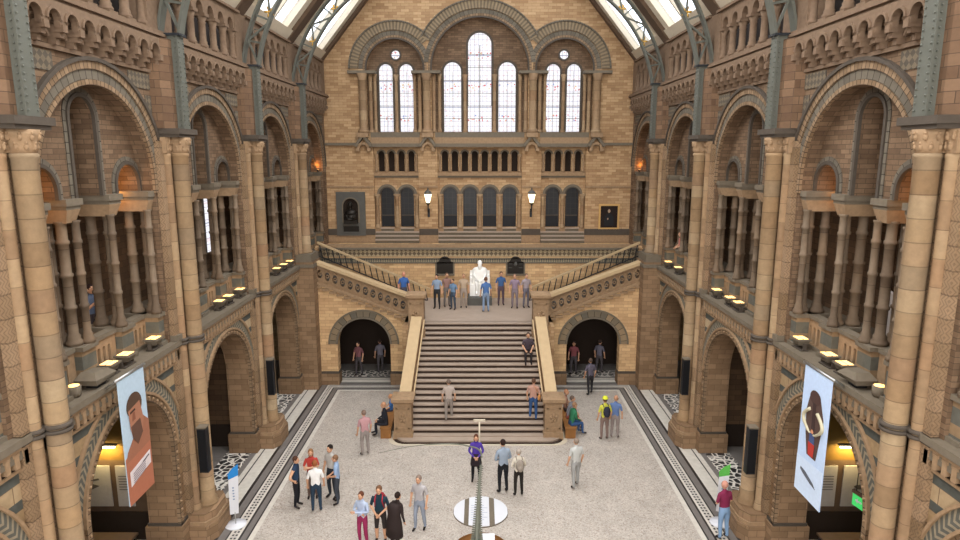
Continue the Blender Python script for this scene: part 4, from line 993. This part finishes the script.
# bust in its grey niche
t = thing('niche_memorial', 'grey stone wall memorial with round headed niche, left of the end wall', 'memorial', (-6.9, YB, 6.45), 0)
mb = MB(); wall(mb, lambda u, d, z: (u, d - .12, z), -.78, .78, 0, 2.3, .12, [('arch', 0, .4, .62, 1.55)]); mb.box(-.52, .52, -.18, -.1, .5, .6); mb.box(-.5, .5, -.16, -.1, .06, .12); mb.box(-.78, .78, -.16, -.1, -.06, .02); mb.obj('surround', 'slate', t)
mb = MB(); mb.box(-.42, .42, -.14, -.12, .16, .46); mb.obj('inscription_tablet', 'bronze', t); MB().box(-.45, .45, -.02, -.001, .6, 2).obj('niche_back', 'dark', t)
ring(mb := MB(), lambda u, d, z: (u, d, z), 0, 1.55, .4, .47, -.16, -.1, 0, .9, 16); mb.obj('niche_moulding', 'trim_grey', t)
mb = MB(); mb.ball((0, -.25, 1.62), .14, .15, .19); mb.lathe([(.08, 1.3), (.07, 1.5)], 0, -.24, 10); mb.ball((0, -.22, 1.18), .33, .16, .2); mb.ball((-.2, -.26, .95), .1, .12, .2); mb.ball((.2, -.26, .95), .1, .12, .2); mb.ball((0, -.22, .95), .28, .15, .22); mb.tube([(-.28, -.28, 1.05), (-.1, -.36, .85), (.16, -.34, .82)], .06, 8); mb.box(-.36, .36, -.35, -.1, .6, .8); mb.ball((0, -.4, 1.6), .03, .04, .05, n=6)
o = mb.obj('bronze_bust', 'bronze', None, None, (-6.9, YB, 6.45)); tag(o, 'dark bronze half figure bust in the grey niche', 'bust')
# framed portrait
t = thing('framed_portrait', 'dark portrait painting of a seated figure in a gilt frame on end wall', 'painting', (7.05, YB, 6.72), 0)
MB().box(-.46, .46, -.05, -.02, .08, 1.3).obj('canvas', fabric('241a16'), t)
mb = MB(); mb.box(-.56, .56, -.1, -.01, 1.28, 1.38); mb.box(-.56, .56, -.1, -.01, 0, .1, 0); mb.box(-.56, -.46, -.1, -.01, .1, 1.28); mb.box(.46, .56, -.1, -.01, .1, 1.28); mb.obj('gilt_frame', fabric('c09a62'), t)
mb = MB(); mb.poly([(.07 * cos(a), -.055, 1.0 + .1 * sin(a)) for a in [k * pi / 6 for k in range(12)]], (0, .004, 0)); mb.obj('painted_face', fabric('a88c74'), t); mb = MB(); mb.poly([(-.06 + .04 * cos(a), -.055, .58 + .05 * sin(a)) for a in [k * pi / 6 for k in range(12)]], (0, .004, 0)); mb.obj('painted_hand', fabric('a88c74'), t)
mb = MB(); mb.poly([(-.1, -.053, .86), (.1, -.053, .86), (.24, -.053, .7), (.28, -.053, .2), (-.28, -.053, .2), (-.22, -.053, .7)], (0, .002, 0)); mb.obj('painted_dark_coat', 'black', t)
# plaques
for x, nm in ((-1.74, 'left'), (1.9, 'right')):
    t = thing('memorial_plaque', 'dark shouldered memorial plaque on the wall, %s of the marble statue' % nm, 'plaque', (x, YL, 4.68), 0, 'dark plaques flanking the statue')
    pts = [(-.42, 0), (.42, 0), (.42, .6), (.3, .66)] + [(.27 * cos(a), .7 + .2 * sin(a)) for a in [pi * k / 8 for k in range(9)]] + [(-.3, .66), (-.42, .6)]
    MB().poly([(a, -.06, b) for a, b in pts], (0, .06, 0)).obj('tablet', 'bronze', t)
    mb = MB(); mb.box(-.5, .5, -.09, 0, -.1, -.0); mb.box(-.5, -.42, -.05, 0, 0, .6); mb.box(.42, .5, -.05, 0, 0, .6); mb.obj('stone_surround', 'trim_grey', t)
    if nm == 'right':
        mb = MB()
        for q in (-1, 1):
            for z in (.3, .5): mb.box(q * .26 - .09, q * .26 + .09, -.07, -.055, z, z + .03)
        mb.ball((0, -.06, .5), .09, .04, .12, n=8); mb.obj('raised_detail', 'slate', t)

# ================================================================ people
def skin_mesh(name, verts, edges, radii):
    me = bpy.data.meshes.new(name); me.from_pydata(verts, edges, []); o = bpy.data.objects.new(name, me); COL.objects.link(o)
    m = o.modifiers.new('s', 'SKIN'); m.use_smooth_shade = True
    for v, r in zip(me.skin_vertices[0].data, radii): v.radius = r if isinstance(r, tuple) else (r, r)
    me.skin_vertices[0].data[0].use_root = True
    s2 = o.modifiers.new('u', 'SUBSURF'); s2.levels = 1; s2.render_levels = 1
    dg = bpy.context.evaluated_depsgraph_get(); ev = o.evaluated_get(dg); r = bpy.data.meshes.new_from_object(ev)
    vs = [v.co.copy() for v in r.vertices]; fs = [tuple(p.vertices) for p in r.polygons]
    bpy.data.objects.remove(o); bpy.data.meshes.remove(me); bpy.data.meshes.remove(r); return vs, fs
# figures face +Y. material slots: 0 top, 1 legs, 2 skin, 3 shoes
POSES = {
    'down': dict(e=(.25, -.02, 1.13), h=(.25, .08, .88)), 'folded': dict(e=(.24, .06, 1.14), h=(.02, .22, 1.14)), 'hold': dict(e=(.25, .0, 1.12), h=(.06, .24, 1.0)),
    'hips': dict(e=(.36, -.06, 1.15), h=(.19, .02, .98)), 'phone': dict(e=(.22, .12, 1.15), h=(.08, .3, 1.33)), 'back': dict(e=(.27, -.1, 1.14), h=(.06, -.17, 1.0))}
def person(label, loc, rz, top, legs, skin='c99b7c', hair='3a281c', shoes='2a2320', h=1.7, arms='down', sit=0, stride=.0, female=False, long_hair=False, sleeves='short', shorts=False, skirt=None, bag=None, bag_col='2c2a2e', lean=0, group=None, name='person', hat=None, mats=None, turn=0, cat='person', coat=None):
    t = thing(name, label, cat, loc, rz, group); t.scale = (h / 1.72,) * 3
    fw = .9 if female else 1.0
    zs = 0
    if sit: zs = sit - .92
    hipz = .92 + zs; ly = lean
    J = {}; V = []; E_ = []; Rr = []; lab = []
    def v(p, r): V.append(tuple(p)); Rr.append(r); return len(V) - 1
    segs = []
    pel = v((0, 0, hipz + .03), (.15 * fw, .11)); wa = v((0, ly * .3, 1.1 + zs), (.135 * fw, .1)); ch = v((0, ly * .7, 1.3 + zs), (.165 * fw, .115)); nb = v((0, ly, 1.44 + zs), (.075, .07)); nk = v((0, ly + .02, 1.53 + zs), .052)
    E_ += [(pel, wa), (wa, ch), (ch, nb), (nb, nk)]
    segs += [((0, 0, hipz + .05), (0, ly * .7, 1.3 + zs), 0), ((0, ly * .7, 1.3 + zs), (0, ly, 1.42 + zs), 0), ((0, ly, 1.5 + zs), (0, ly + .02, 1.55 + zs), 2)]
    for q in (-1, 1):
        hip = (q * .095, 0, hipz - .06)
        if sit: kn = (q * .12, .42, hipz - .02); an = (q * .12, .42 + .03 * q, hipz - .44); toe = (q * .13, .6 + .03 * q, hipz - .48)
        else: kn = (q * .11, .02 + q * stride * .6, .49); an = (q * .12, -.03 + q * stride, .09); toe = (q * .14, .14 + q * stride, .04)
        a = v(hip, .1 * fw); b = v(kn, .062); m_ = v(tuple((kn[i] * .6 + an[i] * .4) for i in range(3)), .06); c = v(an, .04); d = v(toe, .036)
        E_ += [(pel, a), (a, b), (b, m_), (m_, c), (c, d)]
        if shorts: mid = tuple(hip[i] * .15 + kn[i] * .85 for i in range(3)); segs += [(hip, mid, 1), (kn, an, 2)]
        else: segs += [(hip, kn, 1), (kn, (an[0], an[1], an[2] + .05), 1)]
        segs += [((an[0], an[1], an[2] - .03), toe, 3)]
        P = POSES[arms]; sh = (q * .175 * fw, ly, 1.38 + zs); el = (q * P['e'][0], P['e'][1] + ly * .8, P['e'][2] + zs); hd = (q * P['h'][0], P['h'][1] + ly * .6, P['h'][2] + zs)
        if arms == 'folded' and q == 1: hd = (-.12, .2, 1.12 + zs)
        if arms == 'folded' and q == -1: hd = (.1, .24, 1.17 + zs)
        if sit and arms == 'down': el = (q * .23, .1, 1.14 + zs); hd = (q * .12, .36, 1.0 + zs)
        a = v(sh, .062); b = v(el, .043); c = v(hd, .028)
        dv = (Vector(hd) - Vector(el)).normalized(); pm = Vector(hd) + dv * .06; d = v(pm, (.038, .022))
        E_ += [(ch, a), (a, b), (b, c), (c, d)]
        if sleeves == 'short': segs += [(sh, tuple((Vector(sh) * .25 + Vector(el) * .75)), 0), (tuple(el), tuple(hd), 2), (hd, tuple(pm), 2)]
        elif sleeves == 'none': segs += [(sh, sh, 0), (tuple(Vector(sh) * .7 + Vector(el) * .3), tuple(hd), 2), (hd, tuple(pm), 2)]
        else: segs += [(sh, el, 0), (el, tuple(Vector(hd) - dv * .03), 0), (tuple(hd), tuple(pm), 2)]
        J[q] = (pm, dv)
    vs, fs = skin_mesh('fig', V, E_, Rr)
    mb = MB()
    def RAD(k, a, b): return .12 if k == 0 and abs(a.x) < .01 else (.085 if k == 1 else (.06 if abs(a.x) < .01 or k == 3 else .04))
    def near(p):
        best = 9; l_ = 0
        for a, b, k in segs:
            a = Vector(a); b = Vector(b); ab = b - a; tt = 0 if ab.length < 1e-6 else max(0, min(1, (p - a).dot(ab) / ab.length_squared)); d_ = (p - a - ab * tt).length - RAD(k, a, b)
            if d_ < best: best = d_; l_ = k
        return l_
    for f in fs:
        c = sum((vs[i] for i in f), Vector()) / len(f); k = near(c)
        if k == 0 and c.z < hipz + .07: k = 1
        if k == 1 and c.z > hipz + .07: k = 0
        mb.f.append(f); mb.mi.append(k); mb.sm.append(True); mb.uv.append(None)
    mb.v = [tuple(p) for p in vs]
    hc = Vector((0, ly + .035, 1.615 + zs)); rot = Matrix.Rotation(turn, 3, 'Z')
    hp = lambda x, y, z: hc + rot @ Vector((x, y, z))
    mb.ball(hc, .078, .094, .115, n=12, mi=2, rot=rot); mb.ball(hp(0, .02, -.06), .055, .065, .06, n=10, mi=2)
    mb.ball(hp(0, .1, -.01), .015, .02, .028, n=6, mi=2)
    for q in (-1, 1): mb.ball(hp(q * .08, -.005, -.005), .013, .022, .032, n=6, mi=2); mb.ball(hp(q * .03, .085, .015), .012, .008, .008, n=6, mi=4)
    mb.ball(hp(0, .088, -.055), .025, .008, .007, n=6, mi=5)
    for q in (-1, 1):       # fingers and thumb
        pm, dv = J[q]; sd = dv.cross(Vector((0, 1, 0)) if abs(dv.y) < .8 else Vector((0, 0, 1))).normalized(); nrm = sd.cross(dv)
        for k in range(4):
            ln = (.07, .08, .075, .06)[k]; b0 = pm + sd * (k - 1.5) * .018; b1 = b0 + dv * ln * .6; b2 = b1 + (dv * .6 + nrm * .5 * q).normalized() * ln * .45
            mb.tube([b0, b1, b2], [.0095, .009, .007], 5, 2)
        b0 = pm - dv * .03 + sd * -.03; mb.tube([b0, b0 + (dv + sd * -1).normalized() * .035, b0 + (dv * 1.3 + sd * -.6).normalized() * .065], [.011, .01, .008], 5, 2)
    mm = mats or [fabric(top), fabric(legs), fabric(skin), fabric(shoes), 'black', fabric('9a5a4c')]
    mb.obj('body', mm, t)
    hm = MB(); hm.ball(hp(0, -.018, .03), .088, .098, .105, n=12, rot=rot)
    if long_hair: hm.ball(hp(0, -.06, -.08), .085, .055, .14, n=10, rot=rot)
    hm.obj('hair', mats[0] if mats else fabric(hair), t)
    if hat: x = MB(); x.lathe([(.13, 1.68 + zs), (.1, 1.69 + zs), (.095, 1.75 + zs), (.05, 1.78 + zs)], hc.x, hc.y - .01, 12); x.obj('cap', fabric(hat), t)
    if skirt: x = MB(); x.lathe([(.2, .62), (.19, .75), (.16, .92), (.14, 1.05)], 0, 0, 14, squash=.8); x.obj('skirt', fabric(skirt), t)
    if coat: x = MB(); x.lathe([(.3, .45), (.27, .8), (.21, 1.1), (.23, 1.32), (.12, 1.46)], 0, -.02, 14, squash=.75); x.obj('coat', fabric(coat), t)
    if bag == 'backpack':
        x = MB(); x.ball((0, ly - .19, 1.22 + zs), .15, .1, .22, n=10); x.ball((0, ly - .26, 1.14 + zs), .11, .06, .12, n=8)
        for q in (-1, 1): x.tube([(q * .1, ly - .14, 1.4 + zs), (q * .1, ly + .03, 1.46 + zs), (q * .1, ly + .13, 1.34 + zs), (q * .13, ly + .02, 1.1 + zs)], .018, 5)
        x.obj('backpack', fabric(bag_col), t)
    if bag == 'shoulder':
        x = MB(); x.ball((.24, -.02, .98 + zs), .07, .14, .12, n=8); x.tube([(.24, -.02, 1.08 + zs), (.1, -.1, 1.4 + zs), (-.08, .0, 1.47 + zs)], .012, 5); x.obj('shoulder_bag', fabric(bag_col), t)
    return t
def at(x, y, z=0): return (x, y, z)
A = pi  # facing the viewer
person('woman in navy top and black trousers standing at left edge of the group', at(-5.59, 18.2), R(-95), '27384f', '1c1c22', hair='4a2f22', female=True, arms='hips', sleeves='none', h=1.68)
person('person in white T-shirt and dark jeans, back turned, in the left group', at(-4.92, 17.95), R(12), 'dcdad8', '28394a', hair='8a5230', arms='down', h=1.66)
person('woman in a red top behind the white T-shirt person', at(-5.25, 18.75), R(190), 'a83c34', '6d5a52', hair='8a6242', female=True, long_hair=True, arms='folded', h=1.66)
person('bearded man in pale grey shirt and dark trousers in the left group', at(-4.62, 18.75), R(150), 'b5b1ab', '2b3038', hair='1c1512', arms='down', h=1.8)
person('person in light blue shirt with hands clasped, right of the left group', at(-4.38, 18.4), R(95), '8fa6c4', '3a3e46', hair='7a5a42', arms='hold', h=1.62)
person('woman in a purple cardigan and black skirt with hands clasped before the stairs', at(-.06, 19.8), A, '4b3590', '17161a', hair='5a3626', female=True, long_hair=True, arms='hold', skirt='2a2025', sleeves='long', h=1.66)
person('man in a grey blue shirt and black trousers, back turned', at(.81, 19.05), R(20), '8c98a6', '1b1c20', hair='2a1a14', arms='hold', h=1.82, sleeves='long')
person('woman in a cream coat and wide dark trousers carrying a grey backpack', at(1.3, 18.85), R(10), 'cfc6b6', '26221f', hair='a89c90', female=True, arms='hold', sleeves='long', bag='backpack', bag_col='8d8378', h=1.6)
person('man in dark teal T-shirt and shorts with red backpack, looking down', at(-2.72, 16.4), R(175), '1e3440', '2f2a28', hair='6a4a34', arms='hold', shorts=True, bag='backpack', bag_col='9c2f38', h=1.74, lean=.05)
person('woman in pale blue sweater and magenta trousers near the bottom edge', at(-3.2, 16.25), R(160), 'a7b4cc', '8e2a52', hair='5c3624', female=True, arms='folded', sleeves='long', h=1.62)
person('person in a long dark brown coat, back turned, near the bottom edge', at(-2.28, 16.1), R(-40), '2c2220', '1f1a1a', hair='241812', coat='2c2220', sleeves='long', lean=.12, h=1.62)
person('man in a maroon T-shirt and light jeans beside the right kerb', at(6.98, 16.55), R(20), '7a2746', '7c98b8', hair='c08a78', arms='hold', h=1.72, lean=.05)
G1 = 'visitors standing on the hall floor'
person('person in pinkish shirt alone on the floor left of the stairs', at(-4.1, 21.7), R(30), 'b58a8c', '8f8580', hair='7a6458', group=G1, arms='down')
person('person in a pale grey outfit near the bottom, left of the tail', at(-1.68, 17.0), R(160), 'a9a5a6', '8a92a0', hair='7f6c60', group=G1, stride=.08)
person('person in a pale shirt and grey trousers right of the couple', at(3.2, 19.4), R(20), 'b9bab6', '9a9a98', hair='8a7a6c', group=G1, stride=.1)
person('person in yellow cap and vest with dark backpack on right floor', at(4.82, 22.95), R(10), 'c3c04a', '7f6a62', hair='5a4634', hat='c9cc3a', bag='backpack', bag_col='2a2a38', arms='down')
person('person in blue shirt beside the yellow capped visitor', at(5.25, 23.1), R(-20), '5a6f98', '8b7f7a', hair='b08468', arms='down')
person('person in an orange brown top and jeans on lower steps, by right pier', at(2.15, 23.66, .486), R(-15), 'a98272', '34507a', hair='5a4032', bag='shoulder', bag_col='b07840', h=1.7)
person('person in a pale outfit walking up the lower left steps', at(-1.15, 23.65, .486), R(5), 'a89a90', '8a8078', hair='6a5a50', stride=.1, h=1.66)
person('person in dark top going through the right archway', at(5.06, 27.6), R(15), '5b5560', '2c2a2c', hair='5a4a40', group=None, stride=.1)
for x, y, tp, lb in ((-5.9, 30.2, '7a5054', 'person in dusky red inside the left archway, left of the pair'), (-4.9, 30.6, '6a6670', 'person in grey inside the left archway, right of the pair'), (4.7, 30.3, '80484c', 'person in dark red inside the right archway'), (6.0, 30.5, '5c5a66', 'person in slate grey at the right side inside right archway')):
    person(lb, (x, y, 0), R(random.choice((20, 160, -30))), tp, '4a4548', hair='3a2c26', stride=.08)
person('person sitting on the upper right steps in dark clothes', at(2.1, 26.15, 2.28), A, '4a4048', '2a2628', hair='3a2c26', sit=.3, lean=.12)
person('man in a blue shirt leaning by the left flight parapet', at(-3.55, 29.75, 3.55), R(200), '3a5f9c', '4a4a55', hair='b58468', skin='c98c74', h=1.72)
G2 = 'visitors on the stair landing'
for x, y, tp, lg, hr, rz, lb in ((-2.0, 30.1, '8797ac', '2e2e30', '2a211c', 170, 'person with dark rucksack straps and pale blue top, far left on the landing'), (-1.55, 30.5, '8f6f66', '6b6460', '5a4030', 200, 'person in a brown top second from left on the landing'),
    (-1.22, 29.9, '6c86a2', '3f4a58', '4a3628', 150, 'shorter person in slate blue third from left on the landing'), (-.72, 30.3, 'b09b84', '9a8c80', '8a6a50', 180, 'person in beige left of the marble statue'),
    (.35, 29.4, '4a6a9a', '7d90aa', '6a4a38', 10, 'person in blue before the marble statue'), (1.1, 30.8, '3f5c88', '55464e', '5a4234', 190, 'person in dark blue right of the marble statue'),
    (1.75, 30.2, '8a7888', '7c7076', '7a6252', 170, 'person in mauve on the right half of the landing'), (2.3, 30.3, '9a8e92', '6b6670', '6a5648', 200, 'person in pale grey at the right end of landing')):
    person(lb, at(x, y, 3.4), R(rz), tp, lg, hair=hr, group=G2, h=1.5 if 'shorter' in lb else 1.68)
person('person in a patterned blue top behind the left gallery arcade', at(-9.6, 15.5, 5.85), R(250), '5a6478', '3a3030', hair='2a1a16', h=1.75, arms='phone')
person('person in a pink top leaning at the far right gallery parapet', at(8.75, 27.4, 5.86), R(90), 'b06a60', '7a5a50', hair='7a5040', h=1.6, arms='hold')
# benches beside the stairs with seated visitors
for s in (-1, 1):
    t = thing('visitor_bench', 'wooden backless bench against the %s side of the main stairs' % SIDES[s], 'bench', (s * 3.55, 24.0, 0), 0, 'benches beside the main stairs')
    mb = MB(); mb.box(-.22, .22, -1.0, 1.0, .4, .46); mb.obj('seat', 'wood', t)
    for y in (-.9, .9): MB().box(-.2, .2, y - .05, y + .05, 0, .4).obj('leg', 'wood', t)
person('person in a black jacket and red scarf seated on the left bench', at(-3.55, 23.35), R(95), '22242a', '26262c', hair='b98a6a', sit=.56, lean=.08, sleeves='long')
person('child in blue seated at the far end of left bench', at(-3.55, 24.7), R(100), '3f6fae', '3a3a44', hair='c08a60', sit=.56, h=1.45)
person('person in green top and blue jeans on the right bench, nearest the pier', at(3.6, 23.3), R(-70), '2f6a4a', '34507a', hair='8a6a50', sit=.56, lean=.1, sleeves='long')
person('person in a grey top seated mid way on the right bench', at(3.55, 24.0), R(-90), '77777c', '8a4a40', hair='5a4a40', sit=.56, lean=.15)
person('person in a brown top seated at the far end of right bench', at(3.55, 24.7), R(-95), '8d6a58', '3a3030', hair='a8785a', sit=.56)
# marble statue
wm = ['marble'] * 6
t = thing('marble_statue', 'seated white marble statue of a bearded man before the end wall', 'statue', (.06, 31.7, 3.4), 0)
p = person('x', (0, 0, 0), pi, 'ffffff', 'ffffff', mats=wm, sit=.62, h=2.05, sleeves='long')
for ch in list(p.children): ch.parent = t; ch.matrix_parent_inverse = Matrix(); ch.scale = (1.3, 1.25, 1.2); ch.location = (0, 0, .38); ch.rotation_euler = (0, 0, pi)
bpy.data.objects.remove(p)
mb = MB(); mb.lathe([(.42, .5), (.4, 1.1), (.36, 1.4), (.38, 1.62), (.3, 1.72), (.12, 1.78)], 0, .02, 16, squash=.6); mb.ball((0, -.17, 1.84), .1, .09, .2, n=8); mb.obj('marble_coat', 'marble', t)
mb = MB(); mb.box(-.5, .5, -.45, .5, .35, .95); mb.box(-.5, -.38, -.4, .5, .95, 1.3); mb.box(.38, .5, -.4, .5, .95, 1.3); mb.box(-.5, .5, .4, .55, .95, 1.5); mb.obj('chair', 'marble', t)
mb = MB(); mb.box(-.6, .6, -.95, .6, 0, .37); mb.obj('pedestal', 'slate', t)

# leaflet stands
for x, y, c, lb in ((-7.14, 17.25, 'blue_vinyl', 'tall white flag sign with blue tip on a round base, left aisle edge'), (7.2, 17.35, 'green', 'tall white flag sign with green tip beside the maroon shirted man')):
    t = thing('flag_stand', lb, 'sign', (x, y, 0), R(20 if x < 0 else -20))
    MB().lathe([(.3, 0), (.3, .02), (.05, .04)], 0, 0, 24).obj('base', 'white', t); mb = MB(); mb.tube([(0, 0, .02), (0, 0, .4)], .015, 6); mb.obj('pole', 'metal', t)
    MB().poly([(-.14, 0, .35), (.1, 0, .35), (.16, 0, 1.55), (-.12, 0, 1.45)], (0, .015, 0)).obj('panel', 'white', t)
    MB().poly([(-.12, -.002, 1.45), (.16, -.002, 1.55), (.17, -.002, 1.9), (.0, -.002, 1.78), (-.13, -.002, 1.62)], (0, .019, 0)).obj('coloured_tip', c, t)
    mb = MB()
    for k in range(5): mb.box(-.03, .02, -.004, 0, .8 + k * .09, .84 + k * .09)
    mb.obj('small_lettering', fabric('7f8ea6'), t)
# skeleton tail, its stand, floor map and rail
path = [(0, 10.6, 2.9), (0, 11.6, 2.62), (0, 12.55, 2.4), (0, 13.3, 2.2), (.02, 14.5, 2.1), (.06, 16.0, 2.1), (.1, 17.6, 2.1), (-.29, 18.06, 2.1), (-1.0, 18.2, 2.1), (-2.04, 18.06, 2.08), (-3.0, 17.66, 2.05)]
P_ = [Vector(p) for p in path]
def cat(tt):
    i = min(int(tt), len(P_) - 2); f = tt - i; p0 = P_[max(i - 1, 0)]; p1 = P_[i]; p2 = P_[i + 1]; p3 = P_[min(i + 2, len(P_) - 1)]
    return .5 * (2 * p1 + (p2 - p0) * f + (2 * p0 - 5 * p1 + 4 * p2 - p3) * f * f + (3 * p1 - p0 - 3 * p2 + p3) * f ** 3)
t = thing('dinosaur_skeleton_tail', 'long raised dinosaur skeleton tail tapering to a thin curling whip', 'skeleton', (0, 14, 2.1))
vm = MB(); vm.lathe([(.06, -.5), (.085, -.42), (.06, -.1), (.06, .1), (.085, .42), (.06, .5)], 0, 0, 10); vm.poly([(-.012, .05, -.3), (-.012, .2, -.1), (-.012, .24, .3), (-.012, .05, .2)], (.024, 0, 0)); vm.poly([(-.01, -.05, -.2), (-.01, -.16, .05), (-.01, -.2, .3), (-.01, -.05, .15)], (.02, 0, 0))
for q in (-1, 1): vm.poly([(q * .05, -.02, -.15), (q * .17, -.02, .0), (q * .17, -.02, .1), (q * .05, -.02, .15)], (0, .04, 0))
v0 = None; nv = 0; tt = 0.0
while tt < 6.0 and nv < 60:
    a = cat(tt); sz = 1.05 * (1 - tt / 6.0) ** 1.1 + .26; dt = .11 * (sz * .5 + .45); b = cat(min(tt + dt, 6.3)); L_ = (b - a).length
    if v0 is None: o = vm.obj('vertebra', 'bone', t); v0 = o
    else: o = v0.copy(); COL.objects.link(o)
    d = (b - a).normalized(); xx = Vector((1, 0, 0)); yy = d.cross(xx).normalized(); xx = yy.cross(d)
    o.location = (a + b) / 2 - Vector((0, 14, 2.1)); o.rotation_euler = Matrix((xx, yy, d)).transposed().to_euler(); o.scale = (sz, sz, L_ * 1.0); tt += dt; nv += 1
mb = MB(); pts = [cat(6 + k * .1) - Vector((0, 14, 2.1)) for k in range(-2, 40)]; mb.tube(pts, [.03 - .022 * k / 41 for k in range(42)], 6); mb.obj('whip_end', 'bone', t)
mb = MB()
for y, z in ((12.2, 2.45), (15.4, 2.05), (17.4, 2.07)): mb.tube([(0 if y < 14 else .07, y - 14, z - 2.15), (0 if y < 14 else .07, y - 14, -2.1)], .02, 6)
mb.obj('support_rod', 'black', t)
t = thing('tee_stand', 'slim white T-topped stand directly behind the purple cardigan woman', 'stand', (.05, 20.7, 0))
MB().box(-.2, .2, -.03, .03, 1.74, 1.8).obj('crossbar', 'cream', t); mb = MB(); mb.tube([(0, 0, 0), (0, 0, 1.75)], .03, 8); mb.obj('post', 'cream', t); MB().lathe([(.09, 0), (.09, .03), (.04, .05)], 0, 0, 16).obj('base', 'slate', t)
t = thing('floor_map_disc', 'low round white printed disc split by two grey bands under the tail', 'display', (.09, 17.92, 0))
MB().lathe([(.9, 0), (.9, .03), (.86, .04)], 0, 0, 40).obj('base_disc', 'slate', t) if False else MB().lathe([(.84, 0), (.84, .03)], 0, 0, 40, smooth=False).obj('base_disc', 'trim_grey', t)
for a, b in ((-.82, -.5), (-.36, .26), (.42, .82)):
    pts = []; n = 12
    for k in range(n + 1): x = a + (b - a) * k / n; pts.append((x, sqrt(max(0, .83 ** 2 - x * x)), .03))
    for k in range(n, -1, -1): x = a + (b - a) * k / n; pts.append((x, -sqrt(max(0, .83 ** 2 - x * x)), .03))
    MB().poly(pts, (0, 0, .02)).obj('white_panel', 'white', t)
mb = MB()
for k in range(7): mb.box(-.3, .1 + .1 * (k % 2), -.5 + k * .13, -.48 + k * .13, .05, .053)
mb.obj('printed_line', fabric('9aa0b4'), t)
t = thing('curved_barrier', 'curved golden brown barrier with information panel at the bottom edge', 'barrier', (.09, 14.6, 0))
mb = MB(); ring(mb, lambda u, d, z: (u, z, d), 0, 0, .62, .7, .88, 1.0, 0, 0, 24, .15, pi - .15); mb.obj('top_rail', 'wood', t)
mb = MB()
for k in range(7): a = .2 + (pi - .4) * k / 6; mb.tube([(.66 * cos(a), .66 * sin(a), 0), (.66 * cos(a), .66 * sin(a), .9)], .02, 6)
mb.obj('upright', 'gold', t)
mb = MB(); mb.add([(.02, -.1, .9), (.36, -.1, .9), (.36, .5, 1.1), (.02, .5, 1.1), (.02, -.1, .86), (.36, -.1, .86), (.36, .5, 1.06), (.02, .5, 1.06)], [(0, 1, 2, 3), (7, 6, 5, 4), (0, 4, 5, 1), (1, 5, 6, 2), (2, 6, 7, 3), (3, 7, 4, 0)]); mb.obj('information_panel', 'white', t)
